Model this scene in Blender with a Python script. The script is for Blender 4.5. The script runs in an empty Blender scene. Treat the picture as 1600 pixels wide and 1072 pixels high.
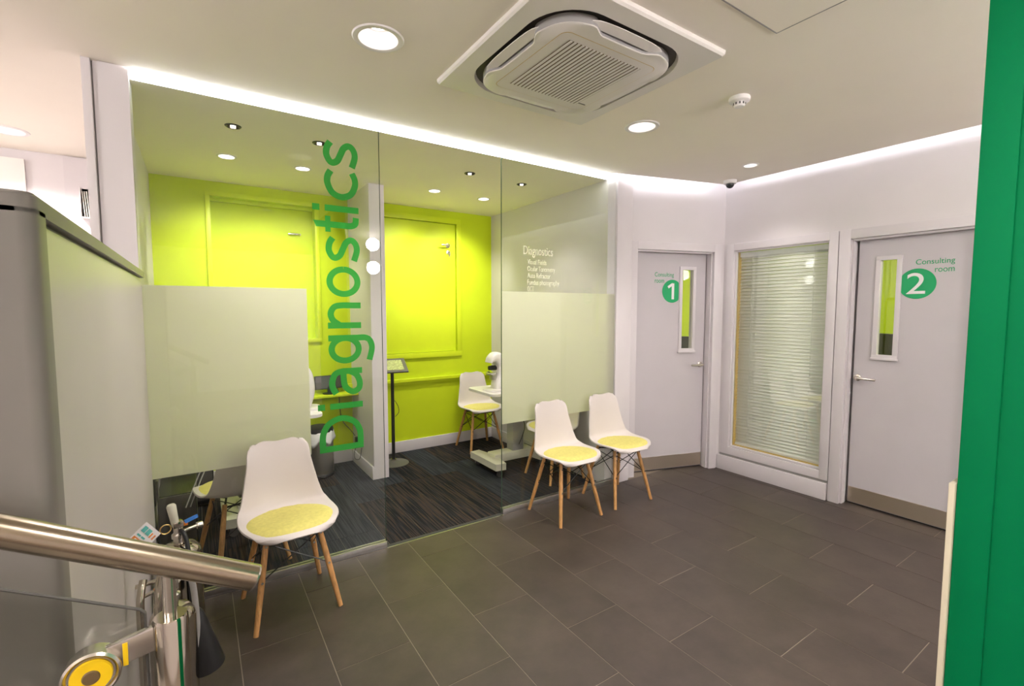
import bpy, bmesh, math, random
from mathutils import Vector, Matrix
random.seed(4)
SC = bpy.context.scene
COL = SC.collection
R = math.radians
PI = math.pi

# ------------------------------------------------------------------ camera, world, exposure
H_CAM = 1.5
cd = bpy.data.cameras.new('camera'); cam = bpy.data.objects.new('camera', cd); COL.objects.link(cam)
cd.sensor_fit = 'HORIZONTAL'; cd.sensor_width = 36.0; cd.lens = 738.0 / 1600 * 36
cd.clip_start = 0.05; cd.clip_end = 60
cam.location = (0, 0, H_CAM)
cam.rotation_euler = (R(90 - 4.03), 0, R(-33.6))
SC.camera = cam
SC.view_settings.view_transform = 'Standard'
SC.view_settings.look = 'None'
SC.view_settings.gamma = 1.0
SC.view_settings.use_curve_mapping = False
SC.view_settings.exposure = 1.28
w = bpy.data.worlds.new('world'); SC.world = w; w.use_nodes = True
w.node_tree.nodes['Background'].inputs[0].default_value = (0.9, 0.9, 1, 1)
w.node_tree.nodes['Background'].inputs[1].default_value = 0.2

K_MAIN, K_WALL, K_DIAG, K_SHOP, K_CONS, K_COVE, K_SLOT, K_PANEL = 29, 30, 15, 38, 30, 2.5, 5.0, 5
WARM = (.985, .915, .875); NEUT = (1, .93, .88); COOL = (.93, .95, 1.0)

# ------------------------------------------------------------------ materials
def mat(name, col, rough=.5, metal=0, noise=0, nscale=8, bump=0, bscale=60, spec=.5, coat=0, emit=None, estr=0, stretch=None):
    m = bpy.data.materials.new(name); m.use_nodes = True
    nt = m.node_tree; b = nt.nodes['Principled BSDF']
    b.inputs['Base Color'].default_value = (*col, 1); b.inputs['Roughness'].default_value = rough
    b.inputs['Metallic'].default_value = metal; b.inputs['Specular IOR Level'].default_value = spec
    b.inputs['Coat Weight'].default_value = coat
    if emit: b.inputs['Emission Color'].default_value = (*emit, 1); b.inputs['Emission Strength'].default_value = estr
    if noise or bump or stretch:
        tc = nt.nodes.new('ShaderNodeTexCoord'); mp = nt.nodes.new('ShaderNodeMapping')
        nt.links.new(tc.outputs['Object'], mp.inputs[0])
        if stretch: mp.inputs['Scale'].default_value = stretch
    if noise:
        n = nt.nodes.new('ShaderNodeTexNoise'); n.inputs['Scale'].default_value = nscale; n.inputs['Detail'].default_value = 6
        nt.links.new(mp.outputs[0], n.inputs['Vector'])
        r = nt.nodes.new('ShaderNodeValToRGB')
        r.color_ramp.elements[0].position = .3; r.color_ramp.elements[1].position = .7
        r.color_ramp.elements[0].color = (*[c * (1 - noise) for c in col], 1)
        r.color_ramp.elements[1].color = (*[min(1, c * (1 + noise)) for c in col], 1)
        nt.links.new(n.outputs['Fac'], r.inputs[0]); nt.links.new(r.outputs[0], b.inputs['Base Color'])
    if bump:
        n2 = nt.nodes.new('ShaderNodeTexNoise'); n2.inputs['Scale'].default_value = bscale; n2.inputs['Detail'].default_value = 3
        nt.links.new(mp.outputs[0], n2.inputs['Vector'])
        bp = nt.nodes.new('ShaderNodeBump'); bp.inputs['Strength'].default_value = bump; bp.inputs['Distance'].default_value = .002
        nt.links.new(n2.outputs['Fac'], bp.inputs['Height']); nt.links.new(bp.outputs[0], b.inputs['Normal'])
    return m

M = {}
M['wall'] = mat('white_wall_paint', (.65, .61, .625), .55, noise=.02, nscale=3, bump=.15, bscale=250)
M['trim'] = mat('white_satin_trim', (.61, .57, .59), .38, noise=.02, nscale=5)
M['door'] = mat('pale_door_paint', (.50, .465, .49), .42, noise=.02, nscale=4)
M['ceiling'] = mat('ceiling_paint', (.90, .84, .75), .8, noise=.015, nscale=2, bump=.1, bscale=200)
M['lime'] = mat('lime_wall_paint', (.52, .645, .013), .55, spec=.25, noise=.03, nscale=3, bump=.15, bscale=200)
M['limetrim'] = mat('lime_gloss_trim', (.57, .69, .016), .4, spec=.3, noise=.02, nscale=4)
M['green'] = mat('emerald_green_laminate', (.0, .16, .053), .6, spec=.08, noise=.04, nscale=3, bump=.1, bscale=150)
M['grey'] = mat('warm_grey_laminate', (.215, .198, .182), .4, noise=.03, nscale=3)
M['grey_panel'] = mat('pale_grey_panel', (.54, .50, .48), .35, noise=.03, nscale=2)
M['beige_edge'] = mat('beige_edge_board', (.62, .56, .42), .5, noise=.03)
M['steel'] = mat('brushed_steel', (.36, .30, .225), .24, 1, bump=.04, bscale=40, stretch=(1, 14, 14))
M['steel_plate'] = mat('satin_steel_kickplate', (.64, .56, .46), .32, 1, bump=.3, bscale=40, stretch=(1, 1, 30))
M['bin_steel'] = mat('bin_steel', (.66, .62, .58), .38, 1, bump=.2, bscale=40, stretch=(14, 14, 1))
M['chrome'] = mat('polished_chrome', (.52, .47, .40), .08, 1, noise=.03)
M['satin'] = mat('satin_nickel', (.66, .62, .56), .25, 1, noise=.03)
M['alu'] = mat('aluminium_channel', (.55, .54, .52), .3, 1, noise=.04, nscale=20)
M['white_plastic'] = mat('white_plastic', (.80, .77, .76), .38, noise=.01, nscale=6)
M['shell'] = mat('matt_white_shell', (.62, .57, .55), .42, noise=.012, nscale=6, bump=.08, bscale=300)
M['cushion'] = mat('yellow_fabric', (.66, .60, .17), .9, noise=.08, nscale=60, bump=.6, bscale=500)
M['oak'] = mat('oiled_beech', (.47, .245, .085), .42, noise=.28, nscale=18, stretch=(6, 6, .7))
M['black'] = mat('black_plastic', (.013, .013, .014), .4, noise=.2)
M['blackmetal'] = mat('black_steel_wire', (.01, .01, .01), .35, .4, noise=.1)
M['darkrubber'] = mat('dark_rubber', (.03, .03, .03), .7, noise=.2)
M['cream'] = mat('cream_enamel', (.60, .585, .48), .4, noise=.03)
M['greyplastic'] = mat('grey_plastic', (.32, .31, .30), .45, noise=.05)
M['darkgrey'] = mat('dark_grey_plastic', (.09, .085, .08), .4, noise=.05)
M['bag'] = mat('thin_white_bag', (.75, .74, .74), .35, noise=.05, bump=.8, bscale=30)
M['ac'] = mat('cassette_plastic', (.72, .69, .65), .45, noise=.01)
M['ac_dark'] = mat('cassette_dark_slot', (.06, .05, .045), .6, noise=.1)
M['sign_green'] = mat('green_vinyl', (.0, .33, .11), .5, noise=.02)
M['glyph_green'] = mat('translucent_green_vinyl', (.10, .50, .10), .5)
M['sign_white'] = mat('white_vinyl', (.78, .75, .76), .5, noise=.01)
M['orange'] = mat('orange_print', (.72, .22, .03), .5, noise=.05)
M['teal'] = mat('teal_print', (.10, .45, .42), .5, noise=.05)
M['yellow'] = mat('yellow_reflection', (.80, .52, .005), .4, noise=.05)
M['blue'] = mat('blue_tag', (.04, .20, .62), .5, noise=.05)
M['brown'] = mat('brown_print', (.12, .075, .03), .5, noise=.05)
M['paper'] = mat('printed_paper', (.70, .68, .62), .6, noise=.25, nscale=40)
M['timber'] = mat('ochre_timber_edge', (.55, .36, .08), .5, noise=.1, nscale=30)
M['brass'] = mat('brass', (.7, .5, .2), .3, 1, noise=.05)
M['slat'] = mat('white_blind_slat', (.86, .84, .80), .45, noise=.01)
M['screen'] = mat('dark_screen', (.03, .028, .02), .35, noise=.1)
M['lit_screen'] = mat('lit_tablet_screen', (.25, .28, .1), .2, noise=.5, nscale=90, emit=(.55, .55, .28), estr=.15)
M['grout'] = mat('floor_joint', (.22, .18, .14), .7, noise=.05)
M['dark_bag'] = mat('dark_interior', (.02, .02, .02), .6, noise=.1)
M['wood_frame'] = mat('pale_panel', (.80, .77, .74), .5, noise=.01)

def emis(name, col, s):
    m = bpy.data.materials.new(name); m.use_nodes = True; nt = m.node_tree; nt.nodes.clear()
    e = nt.nodes.new('ShaderNodeEmission'); e.inputs[0].default_value = (*col, 1); e.inputs[1].default_value = s
    o = nt.nodes.new('ShaderNodeOutputMaterial'); nt.links.new(e.outputs[0], o.inputs[0]); return m
M['lamp'] = emis('lamp_glow', (1, .95, .88), 4)
M['globe'] = emis('globe_glow', (.985, .925, .90), 64)
M['cove'] = emis('cove_led', COOL, K_COVE)
M['slot'] = emis('slot_led', (.97, .98, 1), K_SLOT)
M['panel_light'] = emis('panel_glow', (1, .95, .9), K_PANEL)
M['fill_panel'] = emis('fill_panel_glow', (1, .92, .84), K_PANEL)

def tile_mat():
    m = bpy.data.materials.new('brown_stone_vinyl'); m.use_nodes = True; nt = m.node_tree; b = nt.nodes['Principled BSDF']
    g = nt.nodes.new('ShaderNodeNewGeometry'); oi = nt.nodes.new('ShaderNodeObjectInfo')
    n = nt.nodes.new('ShaderNodeTexNoise'); n.inputs['Scale'].default_value = 4.5; n.inputs['Detail'].default_value = 9; n.inputs['Roughness'].default_value = .65
    ad = nt.nodes.new('ShaderNodeVectorMath'); ad.operation = 'MULTIPLY_ADD'; ad.inputs[1].default_value = (1, 1, 1)
    cx = nt.nodes.new('ShaderNodeCombineXYZ'); mu = nt.nodes.new('ShaderNodeMath'); mu.operation = 'MULTIPLY'; mu.inputs[1].default_value = 40
    nt.links.new(oi.outputs['Random'], mu.inputs[0]); nt.links.new(mu.outputs[0], cx.inputs[2])
    nt.links.new(g.outputs['Position'], ad.inputs[0]); nt.links.new(cx.outputs[0], ad.inputs[2]); nt.links.new(ad.outputs[0], n.inputs['Vector'])
    r = nt.nodes.new('ShaderNodeValToRGB'); r.color_ramp.elements[0].position = .3; r.color_ramp.elements[1].position = .72
    r.color_ramp.elements[0].color = (.037, .028, .023, 1); r.color_ramp.elements[1].color = (.065, .049, .040, 1)
    nt.links.new(n.outputs['Fac'], r.inputs[0])
    hs = nt.nodes.new('ShaderNodeHueSaturation'); mr = nt.nodes.new('ShaderNodeMapRange'); mr.inputs[3].default_value = .93; mr.inputs[4].default_value = 1.07
    nt.links.new(oi.outputs['Random'], mr.inputs[0]); nt.links.new(mr.outputs[0], hs.inputs['Value']); nt.links.new(r.outputs[0], hs.inputs['Color'])
    nt.links.new(hs.outputs[0], b.inputs['Base Color'])
    b.inputs['Roughness'].default_value = .42; b.inputs['Specular IOR Level'].default_value = .4
    n2 = nt.nodes.new('ShaderNodeTexNoise'); n2.inputs['Scale'].default_value = 90; nt.links.new(g.outputs['Position'], n2.inputs['Vector'])
    bp = nt.nodes.new('ShaderNodeBump'); bp.inputs['Strength'].default_value = .25; bp.inputs['Distance'].default_value = .001
    nt.links.new(n2.outputs['Fac'], bp.inputs['Height']); nt.links.new(bp.outputs[0], b.inputs['Normal'])
    return m
M['tile'] = tile_mat()

def carpet_mat():
    m = bpy.data.materials.new('striped_carpet'); m.use_nodes = True; nt = m.node_tree; b = nt.nodes['Principled BSDF']
    N = nt.nodes.new; L = nt.links.new
    g = N('ShaderNodeNewGeometry'); oi = N('ShaderNodeObjectInfo')
    mu = N('ShaderNodeMath'); mu.operation = 'MULTIPLY'; mu.inputs[1].default_value = 17; L(oi.outputs['Random'], mu.inputs[0])
    cx = N('ShaderNodeCombineXYZ'); L(mu.outputs[0], cx.inputs[2])
    mp = N('ShaderNodeMapping'); mp.inputs['Scale'].default_value = (110, 2.6, 1); L(g.outputs['Position'], mp.inputs[0])
    ad = N('ShaderNodeVectorMath'); ad.operation = 'ADD'; L(mp.outputs[0], ad.inputs[0]); L(cx.outputs[0], ad.inputs[1])
    n = N('ShaderNodeTexNoise'); n.inputs['Scale'].default_value = 1; n.inputs['Detail'].default_value = 1.5; L(ad.outputs[0], n.inputs['Vector'])
    r = N('ShaderNodeValToRGB'); r.color_ramp.interpolation = 'LINEAR'
    e = r.color_ramp.elements; e[0].position = .40; e[0].color = (.008, .0085, .010, 1); e[1].position = .52; e[1].color = (.022, .022, .025, 1)
    e2 = e.new(.60); e2.color = (.060, .038, .022, 1); e3 = e.new(.68); e3.color = (.022, .022, .026, 1)
    L(n.outputs['Fac'], r.inputs[0])
    r2 = N('ShaderNodeValToRGB'); f = r2.color_ramp.elements; f[0].position = .38; f[0].color = (.016, .018, .022, 1); f[1].position = .64; f[1].color = (.042, .045, .052, 1)
    L(n.outputs['Fac'], r2.inputs[0])
    gt = N('ShaderNodeMath'); gt.operation = 'GREATER_THAN'; gt.inputs[1].default_value = .62; L(oi.outputs['Random'], gt.inputs[0])
    mx = N('ShaderNodeMix'); mx.data_type = 'RGBA'; L(gt.outputs[0], mx.inputs[0]); L(r.outputs[0], mx.inputs[6]); L(r2.outputs[0], mx.inputs[7])
    L(mx.outputs[2], b.inputs['Base Color']); b.inputs['Roughness'].default_value = .95; b.inputs['Specular IOR Level'].default_value = .15
    n2 = N('ShaderNodeTexNoise'); n2.inputs['Scale'].default_value = 260; L(g.outputs['Position'], n2.inputs['Vector'])
    bp = N('ShaderNodeBump'); bp.inputs['Strength'].default_value = .7; bp.inputs['Distance'].default_value = .003
    L(n2.outputs['Fac'], bp.inputs['Height']); L(bp.outputs[0], b.inputs['Normal'])
    return m
M['carpet'] = carpet_mat()

def glass_mat(name, tint=(.97, .985, .965), f0=.04, grad=0):
    m = bpy.data.materials.new(name); m.use_nodes = True; nt = m.node_tree; nt.nodes.clear(); N = nt.nodes.new; L = nt.links.new
    lw = N('ShaderNodeLayerWeight'); lw.inputs[0].default_value = .5
    p = N('ShaderNodeMath'); p.operation = 'POWER'; p.inputs[1].default_value = 5; L(lw.outputs['Facing'], p.inputs[0])
    s = N('ShaderNodeMath'); s.operation = 'MULTIPLY_ADD'; s.inputs[1].default_value = 1 - f0; s.inputs[2].default_value = f0; L(p.outputs[0], s.inputs[0])
    t = N('ShaderNodeBsdfTransparent'); t.inputs[0].default_value = (*tint, 1)
    g = N('ShaderNodeBsdfGlossy'); g.inputs['Roughness'].default_value = 0
    mx = N('ShaderNodeMixShader'); L(s.outputs[0], mx.inputs[0]); L(t.outputs[0], mx.inputs[1]); L(g.outputs[0], mx.inputs[2])
    o = N('ShaderNodeOutputMaterial'); L(mx.outputs[0], o.inputs[0]); return m
M['glass'] = glass_mat('clear_glass')
M['glass_window'] = glass_mat('window_glass', (.965, .985, .97), .085)
M['glass_grey'] = glass_mat('balustrade_glass', (.86, .87, .85))

def film_mat(name, col, trans, tl=.55):
    m = bpy.data.materials.new(name); m.use_nodes = True; nt = m.node_tree; nt.nodes.clear(); N = nt.nodes.new; L = nt.links.new
    t = N('ShaderNodeBsdfTransparent'); tr = N('ShaderNodeBsdfTranslucent'); d = N('ShaderNodeBsdfDiffuse')
    tr.inputs[0].default_value = (*col, 1); d.inputs[0].default_value = (*col, 1)
    a = N('ShaderNodeMixShader'); a.inputs[0].default_value = tl; L(d.outputs[0], a.inputs[1]); L(tr.outputs[0], a.inputs[2])
    b = N('ShaderNodeMixShader'); b.inputs[0].default_value = trans; L(a.outputs[0], b.inputs[1]); L(t.outputs[0], b.inputs[2])
    o = N('ShaderNodeOutputMaterial'); L(b.outputs[0], o.inputs[0]); return m
M['frost'] = film_mat('frosted_film', (.885, .87, .79), .07, .7)
M['letter'] = film_mat('green_letter_film', (.07, .48, .10), .18, .55)
M['letter_white'] = film_mat('white_letter_film', (.95, .93, .85), .3, .5)

# ------------------------------------------------------------------ helpers
def mesh(name, bm, m, parent=None, smooth=False, loc=(0, 0, 0), rot=(0, 0, 0)):
    me = bpy.data.meshes.new(name); bmesh.ops.recalc_face_normals(bm, faces=bm.faces[:]); bm.to_mesh(me); bm.free()
    for i in (m if isinstance(m, (list, tuple)) else [m]): me.materials.append(M[i] if isinstance(i, str) else i)
    if smooth:
        for p in me.polygons: p.use_smooth = True
        try: me.set_sharp_from_angle(angle=R(38))
        except Exception: pass
    o = bpy.data.objects.new(name, me); COL.objects.link(o); o.location = loc; o.rotation_euler = rot
    if parent: o.parent = parent
    return o
def tag(o, label=None, cat=None, group=None, kind=None):
    if label: o['label'] = label
    if cat: o['category'] = cat
    if group: o['group'] = group
    if kind: o['kind'] = kind
    return o
def thing(name, label, cat, loc=(0, 0, 0), rz=0, group=None):
    o = bpy.data.objects.new(name, None); o.empty_display_size = .1; COL.objects.link(o)
    o.location = loc; o.rotation_euler = (0, 0, rz)
    return tag(o, label, cat, group)
def struct(name, loc=(0, 0, 0), rz=0):
    o = bpy.data.objects.new(name, None); o.empty_display_size = .1; COL.objects.link(o)
    o.location = loc; o.rotation_euler = (0, 0, rz); o['kind'] = 'structure'; return o
def bx(bm, lo, hi, bev=0, mi=0):
    v = [bm.verts.new((x, y, z)) for z in (lo[2], hi[2]) for y in (lo[1], hi[1]) for x in (lo[0], hi[0])]
    fs = [bm.faces.new([v[i] for i in q]) for q in ((0, 2, 3, 1), (4, 5, 7, 6), (0, 1, 5, 4), (2, 6, 7, 3), (0, 4, 6, 2), (1, 3, 7, 5))]
    for f in fs: f.material_index = mi
    if bev: bmesh.ops.bevel(bm, geom=list({e for f in fs for e in f.edges}), offset=bev, segments=2, profile=.6, affect='EDGES')
    return bm
def box(name, lo, hi, m, parent=None, bev=0, **k):
    lo2 = [min(a, b) for a, b in zip(lo, hi)]; hi2 = [max(a, b) for a, b in zip(lo, hi)]
    return mesh(name, bx(bmesh.new(), lo2, hi2, bev), m, parent, smooth=bool(bev), **k)
def lathe(bm, prof, seg=32, c=(0, 0, 0), axis='z', mi=0):
    rings = []
    for r, z in prof:
        ring = []
        for i in range(seg):
            a = 2 * PI * i / seg; p = (r * math.cos(a), r * math.sin(a), z)
            if axis == 'x': p = (p[2], p[0], p[1])
            if axis == 'y': p = (p[0], p[2], p[1])
            ring.append(bm.verts.new((p[0] + c[0], p[1] + c[1], p[2] + c[2])))
        rings.append(ring)
    for a, b in zip(rings, rings[1:]):
        for i in range(seg):
            j = (i + 1) % seg; bm.faces.new((a[i], a[j], b[j], b[i])).material_index = mi
    if prof[0][0] > 1e-6: bm.faces.new(rings[0][::-1]).material_index = mi
    if prof[-1][0] > 1e-6: bm.faces.new(rings[-1]).material_index = mi
    bmesh.ops.remove_doubles(bm, verts=bm.verts[:], dist=1e-6)
    return bm
def tube(bm, pts, r, seg=10, mi=0):
    pts = [Vector(p) for p in pts]; n = len(pts); rr = r if isinstance(r, (list, tuple)) else [r] * n
    rings = []; up = None
    for i, p in enumerate(pts):
        t = (pts[min(i + 1, n - 1)] - pts[max(i - 1, 0)]).normalized()
        if up is None: up = Vector((0, 0, 1)) if abs(t.z) < .9 else Vector((1, 0, 0))
        a = t.cross(up).normalized(); up = a.cross(t).normalized()
        rings.append([bm.verts.new(p + (a * math.cos(2 * PI * k / seg) + up * math.sin(2 * PI * k / seg)) * rr[i]) for k in range(seg)])
    for a, b in zip(rings, rings[1:]):
        for k in range(seg):
            j = (k + 1) % seg; bm.faces.new((a[k], a[j], b[j], b[k])).material_index = mi
    bm.faces.new(rings[0][::-1]).material_index = mi; bm.faces.new(rings[-1]).material_index = mi
    return bm
def smooth_path(pts, n=6):
    P = [Vector(p) for p in pts]; out = []
    for i in range(len(P) - 1):
        p0, p1, p2, p3 = P[max(i - 1, 0)], P[i], P[i + 1], P[min(i + 2, len(P) - 1)]
        for k in range(n):
            t = k / n
            out.append(.5 * ((2 * p1) + (p2 - p0) * t + (2 * p0 - 5 * p1 + 4 * p2 - p3) * t * t + (3 * p1 - p0 - 3 * p2 + p3) * t ** 3))
    out.append(P[-1]); return out
def prism(bm, pts, z0, z1, mi=0):
    a = [bm.verts.new((x, y, z0)) for x, y in pts]; b = [bm.verts.new((x, y, z1)) for x, y in pts]; n = len(pts)
    bm.faces.new(a[::-1]).material_index = mi; bm.faces.new(b).material_index = mi
    for i in range(n): bm.faces.new((a[i], a[(i + 1) % n], b[(i + 1) % n], b[i])).material_index = mi
    return bm
def xform(bm, mx, verts=None):
    bmesh.ops.transform(bm, matrix=mx, verts=verts or bm.verts[:]); return bm
def text_mesh(name, s, size, m, parent, mx, width=None, height=None, offset=0, spacing=1, extrude=.0004, align='LEFT'):
    """lettering as flat vinyl: text is laid out on x/y, then moved by mx"""
    cu = bpy.data.curves.new(name, 'FONT'); cu.body = s; cu.size = size; cu.extrude = extrude; cu.offset = offset; cu.space_character = spacing
    cu.align_x = 'LEFT'; cu.resolution_u = 6
    ob = bpy.data.objects.new(name, cu); COL.objects.link(ob)
    dg = bpy.context.evaluated_depsgraph_get(); me = bpy.data.meshes.new_from_object(ob.evaluated_get(dg))
    bpy.data.objects.remove(ob)
    xs = [v.co.x for v in me.vertices]; ys = [v.co.y for v in me.vertices]
    x0, x1 = min(xs), max(xs); sx = (width / (x1 - x0)) if width else 1; sy = (height / max(ys)) if height else (sx if width else 1)
    sh = -x0 if align == 'LEFT' else (-x1 if align == 'RIGHT' else -(x0 + x1) / 2)
    me.transform(mx @ Matrix.Diagonal((sx, sy, 1, 1)) @ Matrix.Translation((sh, 0, 0)))
    me.materials.clear(); me.materials.append(M[m])
    o = bpy.data.objects.new(name, me); COL.objects.link(o); o.parent = parent; return o
def spot(name, loc, target, energy, size=100, blend=.6, col=NEUT, rad=.03):
    l = bpy.data.lights.new(name, 'SPOT'); l.energy = energy; l.spot_size = R(size); l.spot_blend = blend; l.color = col; l.shadow_soft_size = rad
    o = bpy.data.objects.new(name, l); COL.objects.link(o); o.location = loc
    o.rotation_euler = (Vector(target) - Vector(loc)).to_track_quat('-Z', 'Y').to_euler(); return o
def area(name, loc, rot, sx, sy, energy, col=NEUT):
    l = bpy.data.lights.new(name, 'AREA'); l.shape = 'RECTANGLE'; l.size = sx; l.size_y = sy; l.energy = energy; l.color = col
    o = bpy.data.objects.new(name, l); COL.objects.link(o); o.location = loc; o.rotation_euler = rot; return o

ZC, ZI = 2.60, 2.57           # main ceiling, diagnostics ceiling
YG = 2.857                    # glass plane
YB = 4.74                     # lime back wall
XW = 4.085                    # right wall face

# ------------------------------------------------------------------ floor with separate tiles and carpet planks
fl = box('floor', (-5, -4.5, -.12), (7.2, 6.2, -.0016), 'grout'); fl['kind'] = 'structure'
TX, TW, TL, G = .0955, .3255, .652, 0.0011
tb = {}
def floor_tile(x0, x1, y0, y1, m, nm):
    key = (round(x1 - x0, 3), round(y1 - y0, 3), m)
    if key not in tb:
        dx, dy = (x1 - x0) / 2, (y1 - y0) / 2
        bm = bmesh.new(); g = G if m == 'tile' else .0004
        b = .0008
        lo = [bm.verts.new((sx * (dx - g), sy * (dy - g), -.007)) for sx, sy in ((-1, -1), (1, -1), (1, 1), (-1, 1))]
        hi = [bm.verts.new((sx * (dx - g - b), sy * (dy - g - b), 0)) for sx, sy in ((-1, -1), (1, -1), (1, 1), (-1, 1))]
        bm.faces.new(hi); bm.faces.new(lo[::-1])
        for i in range(4): bm.faces.new((lo[i], lo[(i + 1) % 4], hi[(i + 1) % 4], hi[i]))
        o = mesh(nm, bm, m, fl); tb[key] = o
    else:
        o = tb[key].copy(); COL.objects.link(o); o.parent = fl; o.name = nm
    o.location = ((x0 + x1) / 2, (y0 + y1) / 2, 0)
YT = YG - .024
for k in range(-4, 13):
    x0 = TX + k * TW; x1 = min(x0 + TW, 4.19)
    base = 1.303 if (k % 2 == 1) else 1.629          # half bond
    j = -5
    while True:
        y0 = base + j * TL; y1 = y0 + TL; j += 1
        if y1 < -1.6: continue
        if y0 >= YT: break
        y1 = min(y1, YT)
        if y1 - y0 > .02: floor_tile(x0, x1, y0, y1, 'tile', 'floor_tile')
# carpet planks run away from the glass
PW = .25
for k in range(13):
    x0 = -.28 + k * PW; x1 = min(x0 + PW, 2.86)
    if x1 - x0 < .02: break
    y = YG + .02 - random.choice((0, .25, .5, .75, .4))
    while y < YB:
        y0 = max(y, YG + .02); y1 = min(y + 1.0, YB)
        if y1 - y0 > .03: floor_tile(x0, x1, y0, y1, 'carpet', 'carpet_plank')
        y += 1.0
box('threshold_strip', (.94, YG - .024, -.004), (1.81, YG - .016, .0015), 'alu', fl); box('carpet_edge', (.94, YG - .016, -.004), (1.81, YG + .0205, .0), 'darkrubber', fl)

# ------------------------------------------------------------------ ceilings (slabs cut around the recessed lamps)
MAIN_LAMPS = [(.655, 1.968), (2.273, 2.007), (.655, -.2), (2.4, -.4), (-1.6, 1.6), (-2.8, 0), (-.9, -1.8), (2.9, -2.2), (1.0, -2.6)]  # first two seen; the rest unseen, added to light the room
SMALL_LAMP = (3.556, 2.064)
SHOP_LAMPS = [(-.93, 4.20), (-1.9, 4.1), (-1.9, 2.9), (-3.3, 3.4)]  # first one seen; the others unseen, added to brighten the shop
WALL_LAMPS = [(.211, 3.925), (.707, 3.935), (1.822, 4.005), (2.348, 4.03)]
DIAG_LAMPS = [(.215, 3.268), (.696, 3.29), (1.827, 3.35), (2.351, 3.39)]
def slab(name, outer, holes, z0, z1, m):
    cu = bpy.data.curves.new(name, 'CURVE'); cu.dimensions = '2D'; cu.fill_mode = 'BOTH'; cu.extrude = (z1 - z0) / 2
    loops = [outer] + [[(x + r * math.cos(2 * PI * i / 28), y + r * math.sin(2 * PI * i / 28)) for i in range(28)] for x, y, r in holes]
    for lp in loops:
        s = cu.splines.new('POLY'); s.points.add(len(lp) - 1); s.use_cyclic_u = True
        for p, q in zip(s.points, lp): p.co = (q[0], q[1], 0, 1)
    ob = bpy.data.objects.new(name, cu); COL.objects.link(ob)
    me = bpy.data.meshes.new_from_object(ob.evaluated_get(bpy.context.evaluated_depsgraph_get())); bpy.data.objects.remove(ob)
    me.transform(Matrix.Translation((0, 0, (z0 + z1) / 2))); me.materials.clear(); me.materials.append(M[m])
    o = bpy.data.objects.new(name, me); COL.objects.link(o); return o
outer = [(-5, -4.5), (3.93, -4.5), (3.935, 2.494), (2.85, 2.785), (2.85, 2.822), (-.33, 2.822), (-.33, 4.72), (-5, 4.72)]
holes = [(x, y, .078) for x, y in MAIN_LAMPS] + [(*SMALL_LAMP, .045)] + [(x, y, .078) for x, y in SHOP_LAMPS]
ceil = slab('ceiling', outer, holes, ZC, ZC + .035, 'ceiling'); ceil['kind'] = 'structure'
icl = slab('ceiling_diagnostics', [(-.30, YG + .022), (2.90, YG + .022), (2.90, YB + .1), (-.30, YB + .1)],
           [(x, y, .048) for x, y in WALL_LAMPS] + [(x, y, .03) for x, y in DIAG_LAMPS], ZI, ZI + .035, 'ceiling'); icl['kind'] = 'structure'
# upper soffit that closes the coves
sf = box('ceiling_soffit', (-5.1, -4.6, 2.80), (4.3, 6.2, 2.9), 'wall'); sf['kind'] = 'structure'
# luminous slot above the glass and the LED strips that lie on the slab edge
tl = box('trim_1', (-.215, YG - .010, ZI - .002), (2.90, YG + .020, ZI + .10), 'slot'); tl['kind'] = 'structure'
bm = bmesh.new(); bx(bm, (3.875, -2.6, ZC + .036), (3.89, 2.46, ZC + .05))
o = mesh('trim_2', bm, 'cove'); o['kind'] = 'structure'
d1 = Vector((.956, -.292, 0)).normalized()
bm = bmesh.new(); L1 = 1.02; bx(bm, (0, -.0075, 0), (L1, .0075, .014))
o = mesh('trim_3', bm, 'cove', loc=(2.88, 2.735, ZC + .036), rot=(0, 0, math.atan2(2.494 - 2.785, 3.935 - 2.85))); o['kind'] = 'structure'
area('cove_light_right', (3.90, -.05, ZC + .05), (0, R(-90 - 28), 0), .02, 5.0, 3.4, COOL)
ang = math.atan2(2.494 - 2.785, 3.935 - 2.85)
al = area('cove_light_door', (3.40, 2.62, ZC + .05), (R(90 + 28), 0, ang), 1.0, .02, 1.1, COOL)
# ceiling hatch with thin joints
ht = struct('trim_4', (1.66, .75, ZC))
bm = bmesh.new(); bx(bm, (-.297, -.297, -.004), (.297, .297, -.0005)); mesh('hatch_panel', bm, 'ceiling', ht)
bm = bmesh.new()
for a, b in (((-.3025, -.3025), (.3025, -.299)), ((-.3025, .299), (.3025, .3025)), ((-.3025, -.299), (-.299, .299)), ((.299, -.299), (.3025, .299))):
    bx(bm, (a[0], a[1], -.0045), (b[0], b[1], -.0005))
mesh('hatch_frame', bm, 'greyplastic', ht)

# ------------------------------------------------------------------ outer shell of the shop
def wbox(name, lo, hi, m='wall'):
    o = box(name, lo, hi, m); o['kind'] = 'structure'; return o
wbox('wall_back', (-5, -4.6, 0), (4.2, -4.5, 2.8))
wbox('wall_left', (-5.1, -4.5, 0), (-5, 5, 2.8))
wbox('wall_shop', (-5, 4.66, 0), (-.38, 4.76, 2.8))
# right wall: pieces around the window and the second door
wr = struct('wall_right')
for lo, hi in (((XW, -4.5, 0), (XW + .1, .70, 2.8)), ((XW, .70, 2.06), (XW + .1, 2.62, 2.8)), ((XW, 1.575, 0), (XW + .1, 1.70, 2.06)),
               ((XW, 2.50, 0), (XW + .1, 2.62, 2.06)), ((XW, 1.70, 0), (XW + .1, 2.50, .225))):
    box('wall_piece', lo, hi, 'wall', wr)
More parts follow.
